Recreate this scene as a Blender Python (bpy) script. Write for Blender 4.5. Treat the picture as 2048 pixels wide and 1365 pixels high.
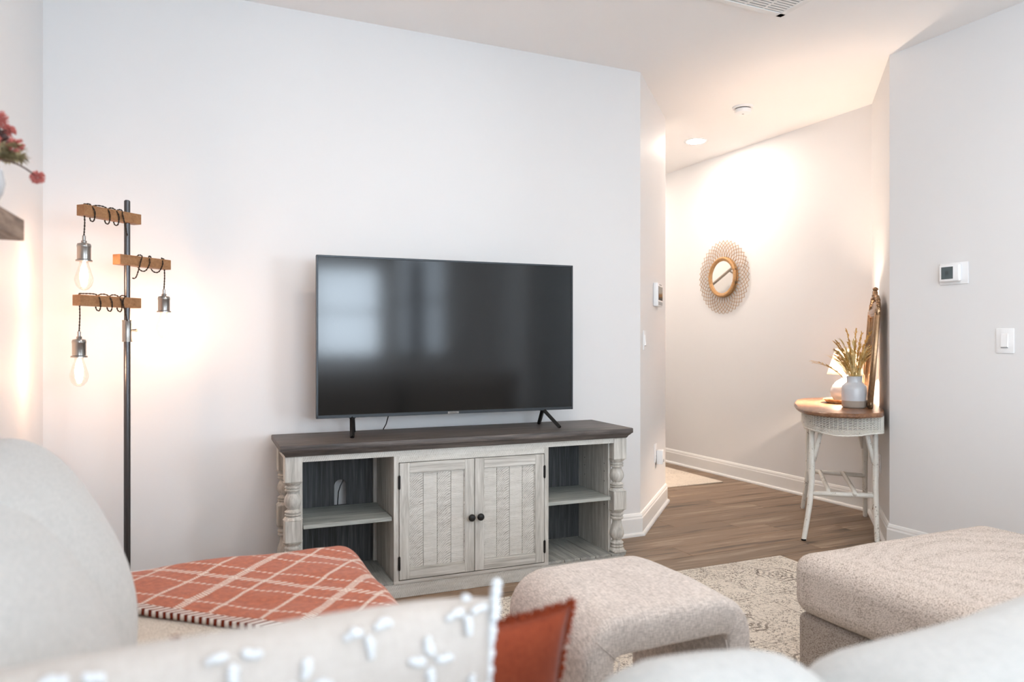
import bpy, bmesh, math, random
from mathutils import Vector, Matrix, noise

random.seed(7)
for o in list(bpy.data.objects):
    bpy.data.objects.remove(o)
C = bpy.context.scene.collection
S = bpy.context.scene
PI = math.pi
R = math.radians

# ------------------------------------------------------------------ camera, world, light, exposure
YAW = R(24.6)
cam_d = bpy.data.cameras.new('camera')
cam = bpy.data.objects.new('camera', cam_d)
C.objects.link(cam)
cam.location = (0, 0, 1.148)
cam.rotation_euler = (R(90), 0, -YAW)
cam_d.sensor_width = 36
cam_d.lens = 1475 * 36 / 2048
cam_d.clip_start = 0.02
cam_d.dof.use_dof = True
cam_d.dof.focus_distance = 3.7
cam_d.dof.aperture_fstop = 2.7
S.camera = cam
S.view_settings.view_transform = 'Standard'
S.view_settings.look = 'None'
S.view_settings.gamma = 1
S.view_settings.use_curve_mapping = False
S.view_settings.exposure = 0.90

w = bpy.data.worlds.new('sky')
S.world = w
w.use_nodes = True
bg = w.node_tree.nodes['Background']
bg.inputs[0].default_value = (0.78, 0.88, 1.0, 1)
bg.inputs[1].default_value = 4.0


def area_light(name, loc, rot, sx, sy, power, col):
    d = bpy.data.lights.new(name, 'AREA')
    d.shape = 'RECTANGLE'
    d.size = sx
    d.size_y = sy
    d.energy = power
    d.color = col
    o = bpy.data.objects.new(name, d)
    o.location = loc
    o.rotation_euler = rot
    C.objects.link(o)
    return o


DAY = (0.80, 0.90, 1.0)
area_light('daylight_back_window', (1.1, -3.25, 1.5), (R(90), 0, 0), 1.7, 1.5, 50, DAY)
area_light('added_left_daylight', (-0.75, -1.75, 1.45), (R(90), 0, R(-90)), 1.9, 1.7, 66, DAY)  # added daylight through a made-up left window, for ambient light
area_light('added_dining_daylight', (5.7, -3.25, 1.35), (R(90), 0, 0), 1.3, 2.0, 105, DAY)  # added daylight through the made-up dining window

# ------------------------------------------------------------------ materials


def lin(c):
    c = c / 255.0
    return c / 12.92 if c <= 0.04045 else ((c + 0.055) / 1.055) ** 2.4


def rgb(r, g, b):
    return (lin(r), lin(g), lin(b), 1)


class NT:
    """small helper around a material's node tree"""

    def __init__(self, name):
        self.m = bpy.data.materials.new(name)
        self.m.use_nodes = True
        self.t = self.m.node_tree
        self.p = self.t.nodes['Principled BSDF']

    def n(self, kind, **kw):
        nd = self.t.nodes.new(kind)
        for k, v in kw.items():
            setattr(nd, k, v)
        return nd

    def l(self, a, b):
        self.t.links.new(a, b)

    def val(self, v):
        return v

    def math(self, op, a, b=None, c=None):
        nd = self.n('ShaderNodeMath', operation=op)
        for i, v in enumerate((a, b, c)):
            if v is None:
                continue
            if isinstance(v, (int, float)):
                nd.inputs[i].default_value = v
            else:
                self.l(v, nd.inputs[i])
        return nd.outputs[0]

    def coord(self, scale=(1, 1, 1), rot=(0, 0, 0), kind='Object', rand=False, loc=(0, 0, 0)):
        tc = self.n('ShaderNodeTexCoord')
        mp = self.n('ShaderNodeMapping')
        mp.inputs['Scale'].default_value = scale
        mp.inputs['Rotation'].default_value = rot
        mp.inputs['Location'].default_value = loc
        if rand:
            oi = self.n('ShaderNodeObjectInfo')
            va = self.n('ShaderNodeVectorMath', operation='MULTIPLY_ADD')
            cx = self.n('ShaderNodeCombineXYZ')
            self.l(oi.outputs['Random'], cx.inputs[0])
            self.l(oi.outputs['Random'], cx.inputs[1])
            self.l(cx.outputs[0], va.inputs[0])
            va.inputs[1].default_value = (37, 53, 11)
            self.l(tc.outputs[kind], va.inputs[2])
            self.l(va.outputs[0], mp.inputs[0])
        else:
            self.l(tc.outputs[kind], mp.inputs[0])
        return mp.outputs[0]

    def noise(self, vec, scale, detail=4, rough=0.55, dist=0):
        nd = self.n('ShaderNodeTexNoise')
        nd.inputs['Scale'].default_value = scale
        nd.inputs['Detail'].default_value = detail
        nd.inputs['Roughness'].default_value = rough
        nd.inputs['Distortion'].default_value = dist
        self.l(vec, nd.inputs['Vector'])
        return nd.outputs['Fac']

    def ramp(self, fac, stops):
        nd = self.n('ShaderNodeValToRGB')
        cr = nd.color_ramp
        cr.elements[0].position, cr.elements[0].color = stops[0]
        cr.elements[1].position, cr.elements[1].color = stops[-1]
        for p, c in stops[1:-1]:
            e = cr.elements.new(p)
            e.color = c
        self.l(fac, nd.inputs[0])
        return nd.outputs[0]

    def mix(self, fac, a, b, blend='MIX'):
        nd = self.n('ShaderNodeMixRGB', blend_type=blend)
        for i, v in ((0, fac), (1, a), (2, b)):
            if isinstance(v, (int, float)):
                nd.inputs[i].default_value = v
            elif isinstance(v, tuple):
                nd.inputs[i].default_value = v
            else:
                self.l(v, nd.inputs[i])
        return nd.outputs[0]

    def base(self, c):
        if isinstance(c, tuple):
            self.p.inputs['Base Color'].default_value = c
        else:
            self.l(c, self.p.inputs['Base Color'])

    def bump(self, h, strength, dist):
        nd = self.n('ShaderNodeBump')
        nd.inputs['Strength'].default_value = strength
        nd.inputs['Distance'].default_value = dist
        self.l(h, nd.inputs['Height'])
        self.l(nd.outputs[0], self.p.inputs['Normal'])

    def set(self, **kw):
        for k, v in kw.items():
            self.p.inputs[k.replace('_', ' ')].default_value = v
        return self


def simple(name, c, rough=0.5, metal=0.0, spec=0.5, noise_amt=0.0, nscale=40, bump=0.0):
    t = NT(name)
    if noise_amt > 0:
        v = t.coord()
        n = t.noise(v, nscale)
        dark = tuple(x * (1 - noise_amt) for x in c[:3]) + (1,)
        t.base(t.ramp(n, [(0.3, dark), (0.7, c)]))
        if bump:
            t.bump(n, bump, 0.002)
    else:
        t.base(c)
    t.set(Roughness=rough, Metallic=metal, Specular_IOR_Level=spec)
    return t.m


def emit(name, c, s):
    t = NT(name)
    t.base(c)
    t.p.inputs['Emission Color'].default_value = c
    t.p.inputs['Emission Strength'].default_value = s
    return t.m


def paint(name, c, rough=0.6):
    t = NT(name)
    v = t.coord()
    n = t.noise(v, 180, 3)
    n2 = t.noise(v, 1.3, 2)
    t.base(t.ramp(n2, [(0.3, tuple(x * 0.985 for x in c[:3]) + (1,)), (0.7, c)]))
    t.bump(n, 0.08, 0.001)
    t.set(Roughness=rough, Specular_IOR_Level=0.3)
    return t.m


def fabric(name, c1, c2, k=900, bump=0.35, slub=0.5, speck=None):
    t = NT(name)
    v = t.coord()
    vx = t.coord((60, 400, 400))
    vz = t.coord((400, 60, 60))
    n1 = t.noise(vx, 1, 2)
    n2 = t.noise(vz, 1, 2)
    h = t.math('MULTIPLY_ADD', t.noise(v, 14, 3), 0.10, t.math('MULTIPLY', t.math('ADD', n1, n2), 0.45))
    t.base(t.ramp(h, [(0.5 - 0.16 / max(slub, 0.1) * 0.5, c2), (0.5 + 0.16 / max(slub, 0.1) * 0.5, c1)]))
    t.bump(h, bump, 0.002)
    t.set(Roughness=0.95, Specular_IOR_Level=0.1)
    t.p.inputs['Sheen Weight'].default_value = 0.15
    return t.m


def pebble(name, c1, c2, k=230, bump=0.6):
    t = NT(name)
    v = t.coord((1, 1, 1.25))
    vo = t.n('ShaderNodeTexVoronoi')
    vo.inputs['Scale'].default_value = k
    vo.inputs['Randomness'].default_value = 0.75
    t.l(v, vo.inputs['Vector'])
    n2 = t.noise(t.coord((30, 200, 200)), 1, 2)
    h = t.math('ADD', t.math('MULTIPLY', vo.outputs['Distance'], -1.0), t.math('MULTIPLY', n2, 0.35))
    t.base(t.ramp(h, [(0.0, c2), (0.35, c2), (1.0, c1)]) if False else t.ramp(t.math('ADD', h, 0.75), [(0.15, c2), (0.55, c1)]))
    t.bump(h, bump, 0.003)
    t.set(Roughness=0.95, Specular_IOR_Level=0.1)
    return t.m


def wood(name, dark, mid, light, grain=(2, 40, 40), rough=0.5, rand=True, scratch=0.25, tone=0.0, spec=0.4):
    t = NT(name)
    v = t.coord(grain, rand=rand)
    n1 = t.noise(v, 1.0, 6, 0.62, 0.6)
    v2 = t.coord(tuple(g * 3.5 for g in grain), rand=rand)
    n2 = t.noise(v2, 1.0, 3, 0.6)
    h = t.math('ADD', t.math('MULTIPLY', n1, 0.7), t.math('MULTIPLY', n2, 0.3))
    c = t.ramp(h, [(0.36, dark), (0.5, mid), (0.64, light)] if tone == 0 else [(0.38, dark), (0.47, mid), (0.54, mid), (0.63, light)])
    if tone > 0:
        oi = t.n('ShaderNodeObjectInfo')
        hs = t.n('ShaderNodeHueSaturation')
        t.l(c, hs.inputs['Color'])
        mr = t.math('MULTIPLY_ADD', oi.outputs['Random'], tone, 1 - tone / 2)
        t.l(mr, hs.inputs['Value'])
        c = hs.outputs[0]
    t.base(c)
    t.bump(h, scratch, 0.002)
    t.set(Roughness=rough, Specular_IOR_Level=spec)
    return t.m


M = {}
M['wall'] = paint('wall paint', rgb(230, 230, 230))
M['ceiling'] = paint('ceiling paint', rgb(250, 249, 248), 0.8)
M['trim'] = simple('white trim paint', rgb(240, 240, 238), 0.35)
M['plank'] = wood('floor plank', rgb(84, 67, 52), rgb(138, 114, 92), rgb(176, 154, 130), (0.9, 13, 13), 0.42, True, 0.12, 0.34)
M['subfloor'] = simple('subfloor', rgb(70, 55, 45), 0.7)
M['black_plastic'] = simple('black plastic', rgb(28, 29, 31), 0.35)
M['tv_bezel'] = simple('dark gunmetal bezel', rgb(54, 58, 62), 0.35, 0.5)
M['white_plastic'] = simple('white plastic', rgb(240, 241, 242), 0.35)
M['grey_plastic'] = simple('grey plastic', rgb(150, 152, 154), 0.4)
M['lcd'] = simple('lcd panel', rgb(84, 94, 96), 0.2)
M['lcd_digit'] = simple('lcd digit', rgb(60, 68, 70), 0.3)
M['metal'] = simple('brushed steel', rgb(150, 146, 142), 0.28, 1.0)
M['pole'] = simple('dark steel pole', rgb(88, 88, 90), 0.3, 0.9)
M['black_metal'] = simple('black metal', rgb(20, 20, 20), 0.4, 0.3)
M['gold'] = simple('aged gold', rgb(150, 118, 88), 0.25, 0.8, 0.5, 0.3, 60)
M['rattan'] = simple('rattan', rgb(190, 150, 104), 0.6, 0, 0.3, 0.35, 30)
M['rattan_frame'] = simple('rattan frame', rgb(196, 152, 104), 0.5, 0, 0.3, 0.3, 60)
M['cord'] = simple('twisted fabric cord', rgb(56, 46, 38), 0.8, 0, 0.3, 0.5, 500)
M['arm_wood'] = wood('lamp arm wood', rgb(138, 96, 62), rgb(156, 112, 74), rgb(170, 126, 86), (4, 60, 60), 0.5, False, 0.1)
M['shelf_wood'] = wood('shelf wood', rgb(96, 78, 66), rgb(132, 110, 94), rgb(158, 136, 118), (40, 4, 40), 0.55, False, 0.2)
M['table_wood'] = wood('table top wood', rgb(104, 72, 50), rgb(132, 94, 68), rgb(156, 116, 86), (3, 24, 24), 0.28, False, 0.05)
M['tray_wood'] = wood('tray wood', rgb(150, 112, 74), rgb(182, 144, 104), rgb(206, 172, 132), (6, 40, 40), 0.5, False, 0.15)
M['white_pole'] = None
M['stand_top'] = wood('dark stained top', rgb(56, 53, 52), rgb(84, 78, 75), rgb(114, 105, 99), (3, 50, 50), 0.5, False, 0.5)
M['stand_back'] = wood('charcoal washed board', rgb(50, 50, 50), rgb(72, 74, 75), rgb(98, 100, 101), (70, 70, 2.5), 0.65, False, 0.3)
M['grey_deck'] = wood('grey washed deck board', rgb(128, 130, 126), rgb(156, 157, 152), rgb(180, 180, 174), (40, 3, 40), 0.6, True, 0.2)
M['white_h'] = wood('whitewashed wood', rgb(158, 154, 147), rgb(192, 189, 182), rgb(216, 214, 208), (2.5, 30, 60), 0.6, True, 0.3)
M['white_v'] = wood('whitewashed wood upright', rgb(164, 161, 154), rgb(192, 189, 182), rgb(216, 214, 208), (40, 40, 3), 0.6, True, 0.3)
M['grey_board'] = wood('grey washed shelf board', rgb(132, 136, 132), rgb(160, 164, 159), rgb(182, 184, 178), (3, 40, 40), 0.6, True, 0.2)


def worn_white():
    t = NT('chipped white paint')
    v = t.coord()
    n = t.noise(v, 26, 5, 0.7)
    n2 = t.noise(v, 150, 3, 0.7)
    h = t.math('ADD', t.math('MULTIPLY', n, 0.55), t.math('MULTIPLY', n2, 0.45))
    t.base(t.ramp(h, [(0.375, rgb(64, 56, 46)), (0.40, rgb(226, 222, 212)), (0.7, rgb(238, 236, 230))]))
    t.bump(h, 0.3, 0.002)
    t.set(Roughness=0.5)
    return t.m


M['white_pole'] = worn_white()


def kerf(name, slope, bow, freq, axis=2, strength=0.5, contrast=1.0):
    """white wash with saw marks: strokes rising with x (slope) and bowed"""
    t = NT(name)
    tc = t.n('ShaderNodeTexCoord')
    sx = t.n('ShaderNodeSeparateXYZ')
    t.l(tc.outputs['Object'], sx.inputs[0])
    v = t.coord(rand=True)
    a, c = sx.outputs[0], sx.outputs[2]
    if axis == 0:
        a, c = sx.outputs[2], sx.outputs[0]
    wob = t.math('MULTIPLY', t.math('SUBTRACT', t.noise(v, 22, 3), 0.5), 0.02)
    f = t.math('SUBTRACT', t.math('SUBTRACT', t.math('ADD', c, wob), t.math('MULTIPLY', a, slope)), t.math('MULTIPLY', t.math('MULTIPLY', a, a), bow))
    st_ = t.math('SINE', t.math('MULTIPLY', f, freq))
    ridge = t.math('POWER', t.math('MULTIPLY_ADD', st_, 0.5, 0.5), 0.6)
    breakup = t.noise(v, 70, 3)
    depth = t.math('MULTIPLY', t.math('SUBTRACT', 1.0, ridge), t.math('MULTIPLY', breakup, 1.2))
    n = t.noise(t.coord((8, 30, 60), rand=True), 1, 5, 0.6)
    h = t.math('SUBTRACT', t.math('MULTIPLY_ADD', n, 0.5, 0.42), t.math('MULTIPLY', depth, 0.42 * contrast))
    t.base(t.ramp(h, [(0.25, rgb(132, 126, 118)), (0.45, rgb(188, 185, 178)), (0.72, rgb(216, 214, 208))]))
    t.bump(t.math('SUBTRACT', 1.0, depth), strength, 0.002)
    t.set(Roughness=0.6, Specular_IOR_Level=0.3)
    return t.m


M['kerf_arc'] = kerf('arc sawn whitewash', 1.35, -7.5, 560, 2, 0.6, 1.25)
M['kerf_rail'] = kerf('kerf sawn whitewash', 0.5, 0, 720, 0, 0.4, 0.8)
M['kerf_cross'] = kerf('cross sawn whitewash', 0.02, 0, 900, 2, 0.3, 0.7)

M['sofa'] = fabric('pale grey upholstery', rgb(206, 206, 204), rgb(184, 186, 185), 700, 0.25, 0.5)
M['sofa_seat'] = pebble('cream seat upholstery', rgb(222, 212, 200), rgb(184, 172, 158), 300, 0.4)
M['stool'] = fabric('grey beige linen upholstery', rgb(228, 219, 212), rgb(178, 169, 163), 900, 0.5, 0.75)
M['ottoman'] = pebble('beige tweed upholstery', rgb(232, 222, 214), rgb(162, 149, 138), 290, 0.7)
M['ottoman_base'] = pebble('darker beige tweed upholstery', rgb(190, 180, 172), rgb(128, 117, 108), 300, 0.6)
M['cream'] = fabric('cream cotton', rgb(202, 194, 187), rgb(186, 177, 169), 900, 0.2, 0.4)
M['tuft'] = simple('white cotton yarn', rgb(224, 226, 228), 0.95, 0, 0.1)
M['rust'] = fabric('rust cotton', rgb(150, 72, 46), rgb(128, 56, 36), 900, 0.2, 0.5)
M['fringe'] = simple('rust fringe', rgb(140, 62, 38), 0.95, 0, 0.1)
M['ceramic'] = simple('speckled white ceramic', rgb(194, 197, 201), 0.25, 0, 0.5, 0.05, 300)
M['clay'] = simple('unglazed clay', rgb(160, 148, 136), 0.8)
M['grass'] = simple('dried golden grass', rgb(228, 184, 108), 0.8, 0, 0.2, 0.35, 90)
M['grass2'] = simple('pale dried leaf', rgb(240, 216, 156), 0.8, 0, 0.2, 0.3, 60)
M['purple_stem'] = simple('greyish dried stem', rgb(120, 100, 96), 0.8)
M['red_flower'] = simple('dusty red bloom', rgb(214, 128, 120), 0.9, 0, 0.2, 0.25, 120)
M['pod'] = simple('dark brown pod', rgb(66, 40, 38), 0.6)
M['sage'] = simple('pale sage leaf', rgb(200, 186, 146), 0.7, 0, 0.2, 0.4, 60)
M['stem'] = simple('brown stem', rgb(84, 56, 48), 0.7)
M['brown_panel'] = wood('brown wall art', rgb(80, 56, 44), rgb(104, 74, 58), rgb(126, 94, 74), (30, 30, 3), 0.6, False, 0.2)


def screen_mat():
    t = NT('tv glass')
    t.base(rgb(10, 11, 12))
    n = t.noise(t.coord((1, 1, 1)), 900, 2)
    t.bump(n, 0.02, 0.0005)
    t.set(Roughness=0.10, Specular_IOR_Level=0.55)
    return t.m


M['screen'] = screen_mat()
mm = NT('mirror glass')
mm.base((0.86, 0.86, 0.84, 1))
mm.set(Metallic=1.0, Roughness=0.02)
M['mirror'] = mm.m


def thin_glass(name, tint, fac=0.08):
    t = NT(name)
    tr = t.n('ShaderNodeBsdfTransparent')
    tr.inputs[0].default_value = tint
    gl = t.n('ShaderNodeBsdfGlossy')
    gl.inputs['Roughness'].default_value = 0.03
    mx = t.n('ShaderNodeMixShader')
    lw = t.n('ShaderNodeLayerWeight')
    lw.inputs[0].default_value = 0.35
    f = t.math('MULTIPLY_ADD', lw.outputs['Facing'], 0.5, fac)
    t.l(f, mx.inputs[0])
    t.l(tr.outputs[0], mx.inputs[1])
    t.l(gl.outputs[0], mx.inputs[2])
    t.l(mx.outputs[0], t.t.nodes['Material Output'].inputs[0])
    return t.m


M['bulb_glass'] = thin_glass('clear bulb glass', (1, 0.98, 0.95, 1), 0.03)
M['pane'] = thin_glass('window glass', (0.97, 0.99, 1, 1), 0.04)
M['filament'] = emit('glowing filament', (1.0, 0.60, 0.38, 1), 70)
M['downlight'] = emit('downlight glow', (1.0, 0.84, 0.72, 1), 190)
M['lamp_bulb'] = emit('lamp bulb glow', (1.0, 0.77, 0.60, 1), 1700)


def shade_mat():
    t = NT('white lamp shade')
    d = t.n('ShaderNodeBsdfDiffuse')
    d.inputs[0].default_value = (0.9, 0.87, 0.82, 1)
    tl = t.n('ShaderNodeBsdfTranslucent')
    tl.inputs[0].default_value = (0.95, 0.9, 0.82, 1)
    mx = t.n('ShaderNodeMixShader')
    mx.inputs[0].default_value = 0.5
    t.l(d.outputs[0], mx.inputs[1])
    t.l(tl.outputs[0], mx.inputs[2])
    t.l(mx.outputs[0], t.t.nodes['Material Output'].inputs[0])
    return t.m


M['shade'] = shade_mat()


def blanket_mat():
    t = NT('rust and cream throw weave')
    tc = t.n('ShaderNodeTexCoord')
    sp = t.n('ShaderNodeSeparateXYZ')
    t.l(tc.outputs['UV'], sp.inputs[0])
    a, b = sp.outputs[0], sp.outputs[1]
    vv = t.coord(kind='UV')
    wob = t.math('MULTIPLY', t.math('SUBTRACT', t.noise(vv, 9, 2), 0.5), 0.012)
    fuzz = t.math('MULTIPLY', t.math('SUBTRACT', t.noise(vv, 420, 2), 0.5), 0.006)
    a2 = t.math('ADD', t.math('ADD', a, wob), fuzz)
    b2 = t.math('ADD', t.math('ADD', b, wob), fuzz)

    def near(x, off, period, half):
        # 1 inside a stripe of half width 'half' centred on off + k*period
        f = t.math('SUBTRACT', x, off - period / 2)
        md = t.math('SUBTRACT', t.math('FLOORED_MODULO', f, period), period / 2)
        return t.math('LESS_THAN', t.math('ABSOLUTE', md), half)

    def dash(x, y, period, duty, skew):
        f = t.math('ADD', x, t.math('MULTIPLY', y, skew))
        return t.math('LESS_THAN', t.math('FLOORED_MODULO', f, period), period * duty)
    masks = []
    masks.append(t.math('MULTIPLY', near(a2, 0.117, 0.345, 0.0125), dash(b2, a2, 0.009, 0.62, 0.35)))
    masks.append(t.math('MULTIPLY', near(a2, 0.117 - 0.105, 0.345, 0.0055), dash(b2, a2, 0.008, 0.72, 0.5)))
    masks.append(t.math('MULTIPLY', near(a2, 0.117 + 0.095, 0.345, 0.0055), dash(b2, a2, 0.008, 0.72, 0.5)))
    masks.append(t.math('MULTIPLY', near(b2, 0.257, 0.25, 0.0115), dash(a2, b2, 0.021, 0.5, -1.0)))
    masks.append(t.math('MULTIPLY', near(b2, 0.257 + 0.068, 0.25, 0.0045), dash(a2, b2, 0.019, 0.5, -0.8)))
    masks.append(t.math('MULTIPLY', near(b2, 0.257 - 0.066, 0.25, 0.0045), dash(a2, b2, 0.019, 0.5, -0.8)))
    m = masks[0]
    for q in masks[1:]:
        m = t.math('MAXIMUM', m, q)
    n = t.noise(vv, 60, 3)
    red = t.ramp(n, [(0.3, rgb(158, 78, 48)), (0.7, rgb(194, 104, 66))])
    cr = t.ramp(t.noise(vv, 300, 2), [(0.3, rgb(214, 196, 180)), (0.7, rgb(238, 224, 212))])
    t.base(t.mix(m, red, cr))
    hh = t.math('ADD', t.noise(vv, 350, 2), t.math('MULTIPLY', m, 0.3))
    t.bump(hh, 0.5, 0.003)
    t.set(Roughness=0.97, Specular_IOR_Level=0.05)
    t.p.inputs['Sheen Weight'].default_value = 0.3
    return t.m


M['blanket'] = blanket_mat()


def hem_mat():
    t = NT('twisted throw hem')
    tc = t.n('ShaderNodeTexCoord')
    sp = t.n('ShaderNodeSeparateXYZ')
    t.l(tc.outputs['UV'], sp.inputs[0])
    f = t.math('ADD', sp.outputs[0], t.math('MULTIPLY', sp.outputs[1], -0.9))
    m = t.math('LESS_THAN', t.math('FLOORED_MODULO', f, 0.021), 0.011)
    t.base(t.mix(m, rgb(120, 54, 40), rgb(232, 222, 214)))
    t.set(Roughness=0.95, Specular_IOR_Level=0.05)
    return t.m


M['hem'] = hem_mat()


def rug_mat(name, base, dark, cell, angle=0.0, dens=0.5):
    t = NT(name)
    v = t.coord(rot=(0, 0, angle))
    sp = t.n('ShaderNodeSeparateXYZ')
    t.l(v, sp.inputs[0])

    def cellc(x, per):
        return t.math('SUBTRACT', t.math('FLOORED_MODULO', x, per), per / 2)
    u, q = cellc(sp.outputs[0], cell), cellc(sp.outputs[1], cell * 0.72)
    rad = t.math('SQRT', t.math('ADD', t.math('MULTIPLY', u, u), t.math('MULTIPLY', q, q)))
    ang = t.math('ARCTAN2', q, u)
    # rings with petals round every cell's centre
    pet = t.math('ADD', rad, t.math('MULTIPLY', t.math('COSINE', t.math('MULTIPLY', ang, 8)), 0.006))
    ring = t.math('SINE', t.math('MULTIPLY', pet, 210))
    ringm = t.math('MULTIPLY', t.math('GREATER_THAN', ring, 0.35), t.math('LESS_THAN', rad, 0.105))
    # cell borders
    bx = t.math('GREATER_THAN', t.math('ABSOLUTE', u), cell / 2 - 0.004)
    by = t.math('GREATER_THAN', t.math('ABSOLUTE', q), cell * 0.36 - 0.004)
    bx2 = t.math('LESS_THAN', t.math('ABSOLUTE', t.math('SUBTRACT', t.math('ABSOLUTE', q), cell * 0.36 - 0.022)), 0.002)
    border = t.math('MULTIPLY', t.math('MAXIMUM', t.math('MAXIMUM', bx, by), bx2), 0.55)
    # scrolled vines between
    n1 = t.noise(v, 38, 2, 0.5, 1.2)
    vine = t.math('MULTIPLY', t.math('LESS_THAN', t.math('ABSOLUTE', t.math('SUBTRACT', n1, 0.5)), 0.016), t.math('GREATER_THAN', t.noise(v, 55, 1), 0.48))
    n3 = t.noise(v, 92, 2, 0.6, 1.2)
    blot = t.math('GREATER_THAN', n3, 0.56)
    orn = t.math('MAXIMUM', t.math('MAXIMUM', ringm, border), t.math('MAXIMUM', vine, blot))
    wear = t.noise(v, 9, 4, 0.7)
    fade = t.ramp(t.math('ADD', t.math('MULTIPLY', wear, 0.7), t.math('MULTIPLY', t.noise(v, 160, 2), 0.3)),
                  [(0.36, (0.05, 0.05, 0.05, 1)), (0.54, (1, 1, 1, 1))])
    fac = t.math('MULTIPLY', t.math('MULTIPLY', orn, fade), dens)
    bc = t.ramp(t.noise(v, 3, 3), [(0.35, tuple(x * 0.93 for x in base[:3]) + (1,)), (0.65, base)])
    t.base(t.mix(fac, bc, dark))
    t.bump(t.noise(v, 500, 2), 0.4, 0.002)
    t.set(Roughness=0.98, Specular_IOR_Level=0.05)
    return t.m


M['rug'] = rug_mat('faded patchwork rug', rgb(232, 223, 210), rgb(108, 96, 86), 0.58, 0.0, 0.85)
M['hall_rug'] = rug_mat('hall runner weave', rgb(240, 228, 212), rgb(140, 122, 104), 0.9, 0.3, 0.35)

# ------------------------------------------------------------------ mesh helpers


def tagp(o, label=None, cat=None, group=None, kind=None):
    if label:
        o['label'] = label
    if cat:
        o['category'] = cat
    if group:
        o['group'] = group
    if kind:
        o['kind'] = kind
    return o


def thing(name, label, cat, loc=(0, 0, 0), rz=0.0, group=None, rot=None):
    o = bpy.data.objects.new(name, None)
    o.empty_display_size = 0.05
    C.objects.link(o)
    o.location = loc
    o.rotation_euler = rot if rot else (0, 0, rz)
    return tagp(o, label, cat, group)


def obj(name, bm, mat, parent=None, smooth=False, auto=None, label=None):
    me = bpy.data.meshes.new(name)
    bmesh.ops.recalc_face_normals(bm, faces=bm.faces)
    bm.to_mesh(me)
    bm.free()
    o = bpy.data.objects.new(name, me)
    me.materials.append(mat)
    if smooth:
        for p in me.polygons:
            p.use_smooth = True
        if auto:
            me.set_sharp_from_angle(angle=R(auto))
    C.objects.link(o)
    if parent:
        o.parent = parent
    if label:
        o['label'] = label
    return o


def merge(bm, other):
    me = bpy.data.meshes.new('tmp')
    other.to_mesh(me)
    other.free()
    bm.from_mesh(me)
    bpy.data.meshes.remove(me)
    return bm


def box(bm, x0, x1, y0, y1, z0, z1, bev=0.0, seg=2, mat=None):
    b = bmesh.new()
    vs = [b.verts.new((x, y, z)) for x in (x0, x1) for y in (y0, y1) for z in (z0, z1)]
    for f in ((0, 1, 3, 2), (4, 6, 7, 5), (0, 4, 5, 1), (2, 3, 7, 6), (0, 2, 6, 4), (1, 5, 7, 3)):
        b.faces.new([vs[i] for i in f])
    bmesh.ops.recalc_face_normals(b, faces=b.faces)
    if bev > 0:
        bmesh.ops.bevel(b, geom=b.edges[:], offset=bev, segments=seg, affect='EDGES', profile=0.5)
    if mat is not None:
        b.transform(mat)
    return merge(bm, b)


def B():
    return bmesh.new()


def bx(*a, **k):
    return box(B(), *a, **k)


def prism(bm, poly, z0, z1, bev=0.0, mat=None):
    b = B()
    lo = [b.verts.new((x, y, z0)) for x, y in poly]
    hi = [b.verts.new((x, y, z1)) for x, y in poly]
    n = len(poly)
    b.faces.new(lo[::-1])
    b.faces.new(hi)
    for i in range(n):
        b.faces.new((lo[i], lo[(i + 1) % n], hi[(i + 1) % n], hi[i]))
    bmesh.ops.recalc_face_normals(b, faces=b.faces)
    if bev:
        bmesh.ops.bevel(b, geom=b.edges[:], offset=bev, segments=2, affect='EDGES', profile=0.5)
    if mat is not None:
        b.transform(mat)
    return merge(bm, b)


def frame_of(d):
    d = d.normalized()
    up = Vector((0, 0, 1)) if abs(d.z) < 0.95 else Vector((1, 0, 0))
    a = d.cross(up).normalized()
    return a, d.cross(a).normalized()


def tube(bm, pts, r, seg=8, cap=True, squash=None):
    """tube through points; r a number or list"""
    pts = [Vector(p) for p in pts]
    n = len(pts)
    rs = r if isinstance(r, (list, tuple)) else [r] * n
    rings = []
    a = None
    for i, p in enumerate(pts):
        d = (pts[min(i + 1, n - 1)] - pts[max(i - 1, 0)])
        if d.length < 1e-9:
            d = Vector((0, 0, 1))
        d.normalize()
        if a is None:
            a, b = frame_of(d)
        else:
            a = (a - d * a.dot(d))
            if a.length < 1e-6:
                a, b = frame_of(d)
            a.normalize()
            b = d.cross(a).normalized()
        rings.append([bm.verts.new(p + (a * math.cos(2 * PI * k / seg) + b * math.sin(2 * PI * k / seg)) * rs[i]) for k in range(seg)])
    for i in range(n - 1):
        for k in range(seg):
            bm.faces.new((rings[i][k], rings[i][(k + 1) % seg], rings[i + 1][(k + 1) % seg], rings[i + 1][k]))
    if cap:
        bm.faces.new(rings[0][::-1])
        bm.faces.new(rings[-1])
    return bm


def loop_tube(bm, pts, r, seg=8):
    """closed tube"""
    pts = [Vector(p) for p in pts]
    n = len(pts)
    rings = []
    for i, p in enumerate(pts):
        d = (pts[(i + 1) % n] - pts[i - 1]).normalized()
        a, b = frame_of(d)
        rings.append([bm.verts.new(p + (a * math.cos(2 * PI * k / seg) + b * math.sin(2 * PI * k / seg)) * r) for k in range(seg)])
    for i in range(n):
        for k in range(seg):
            j = (i + 1) % n
            bm.faces.new((rings[i][k], rings[i][(k + 1) % seg], rings[j][(k + 1) % seg], rings[j][k]))
    return bm


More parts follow.
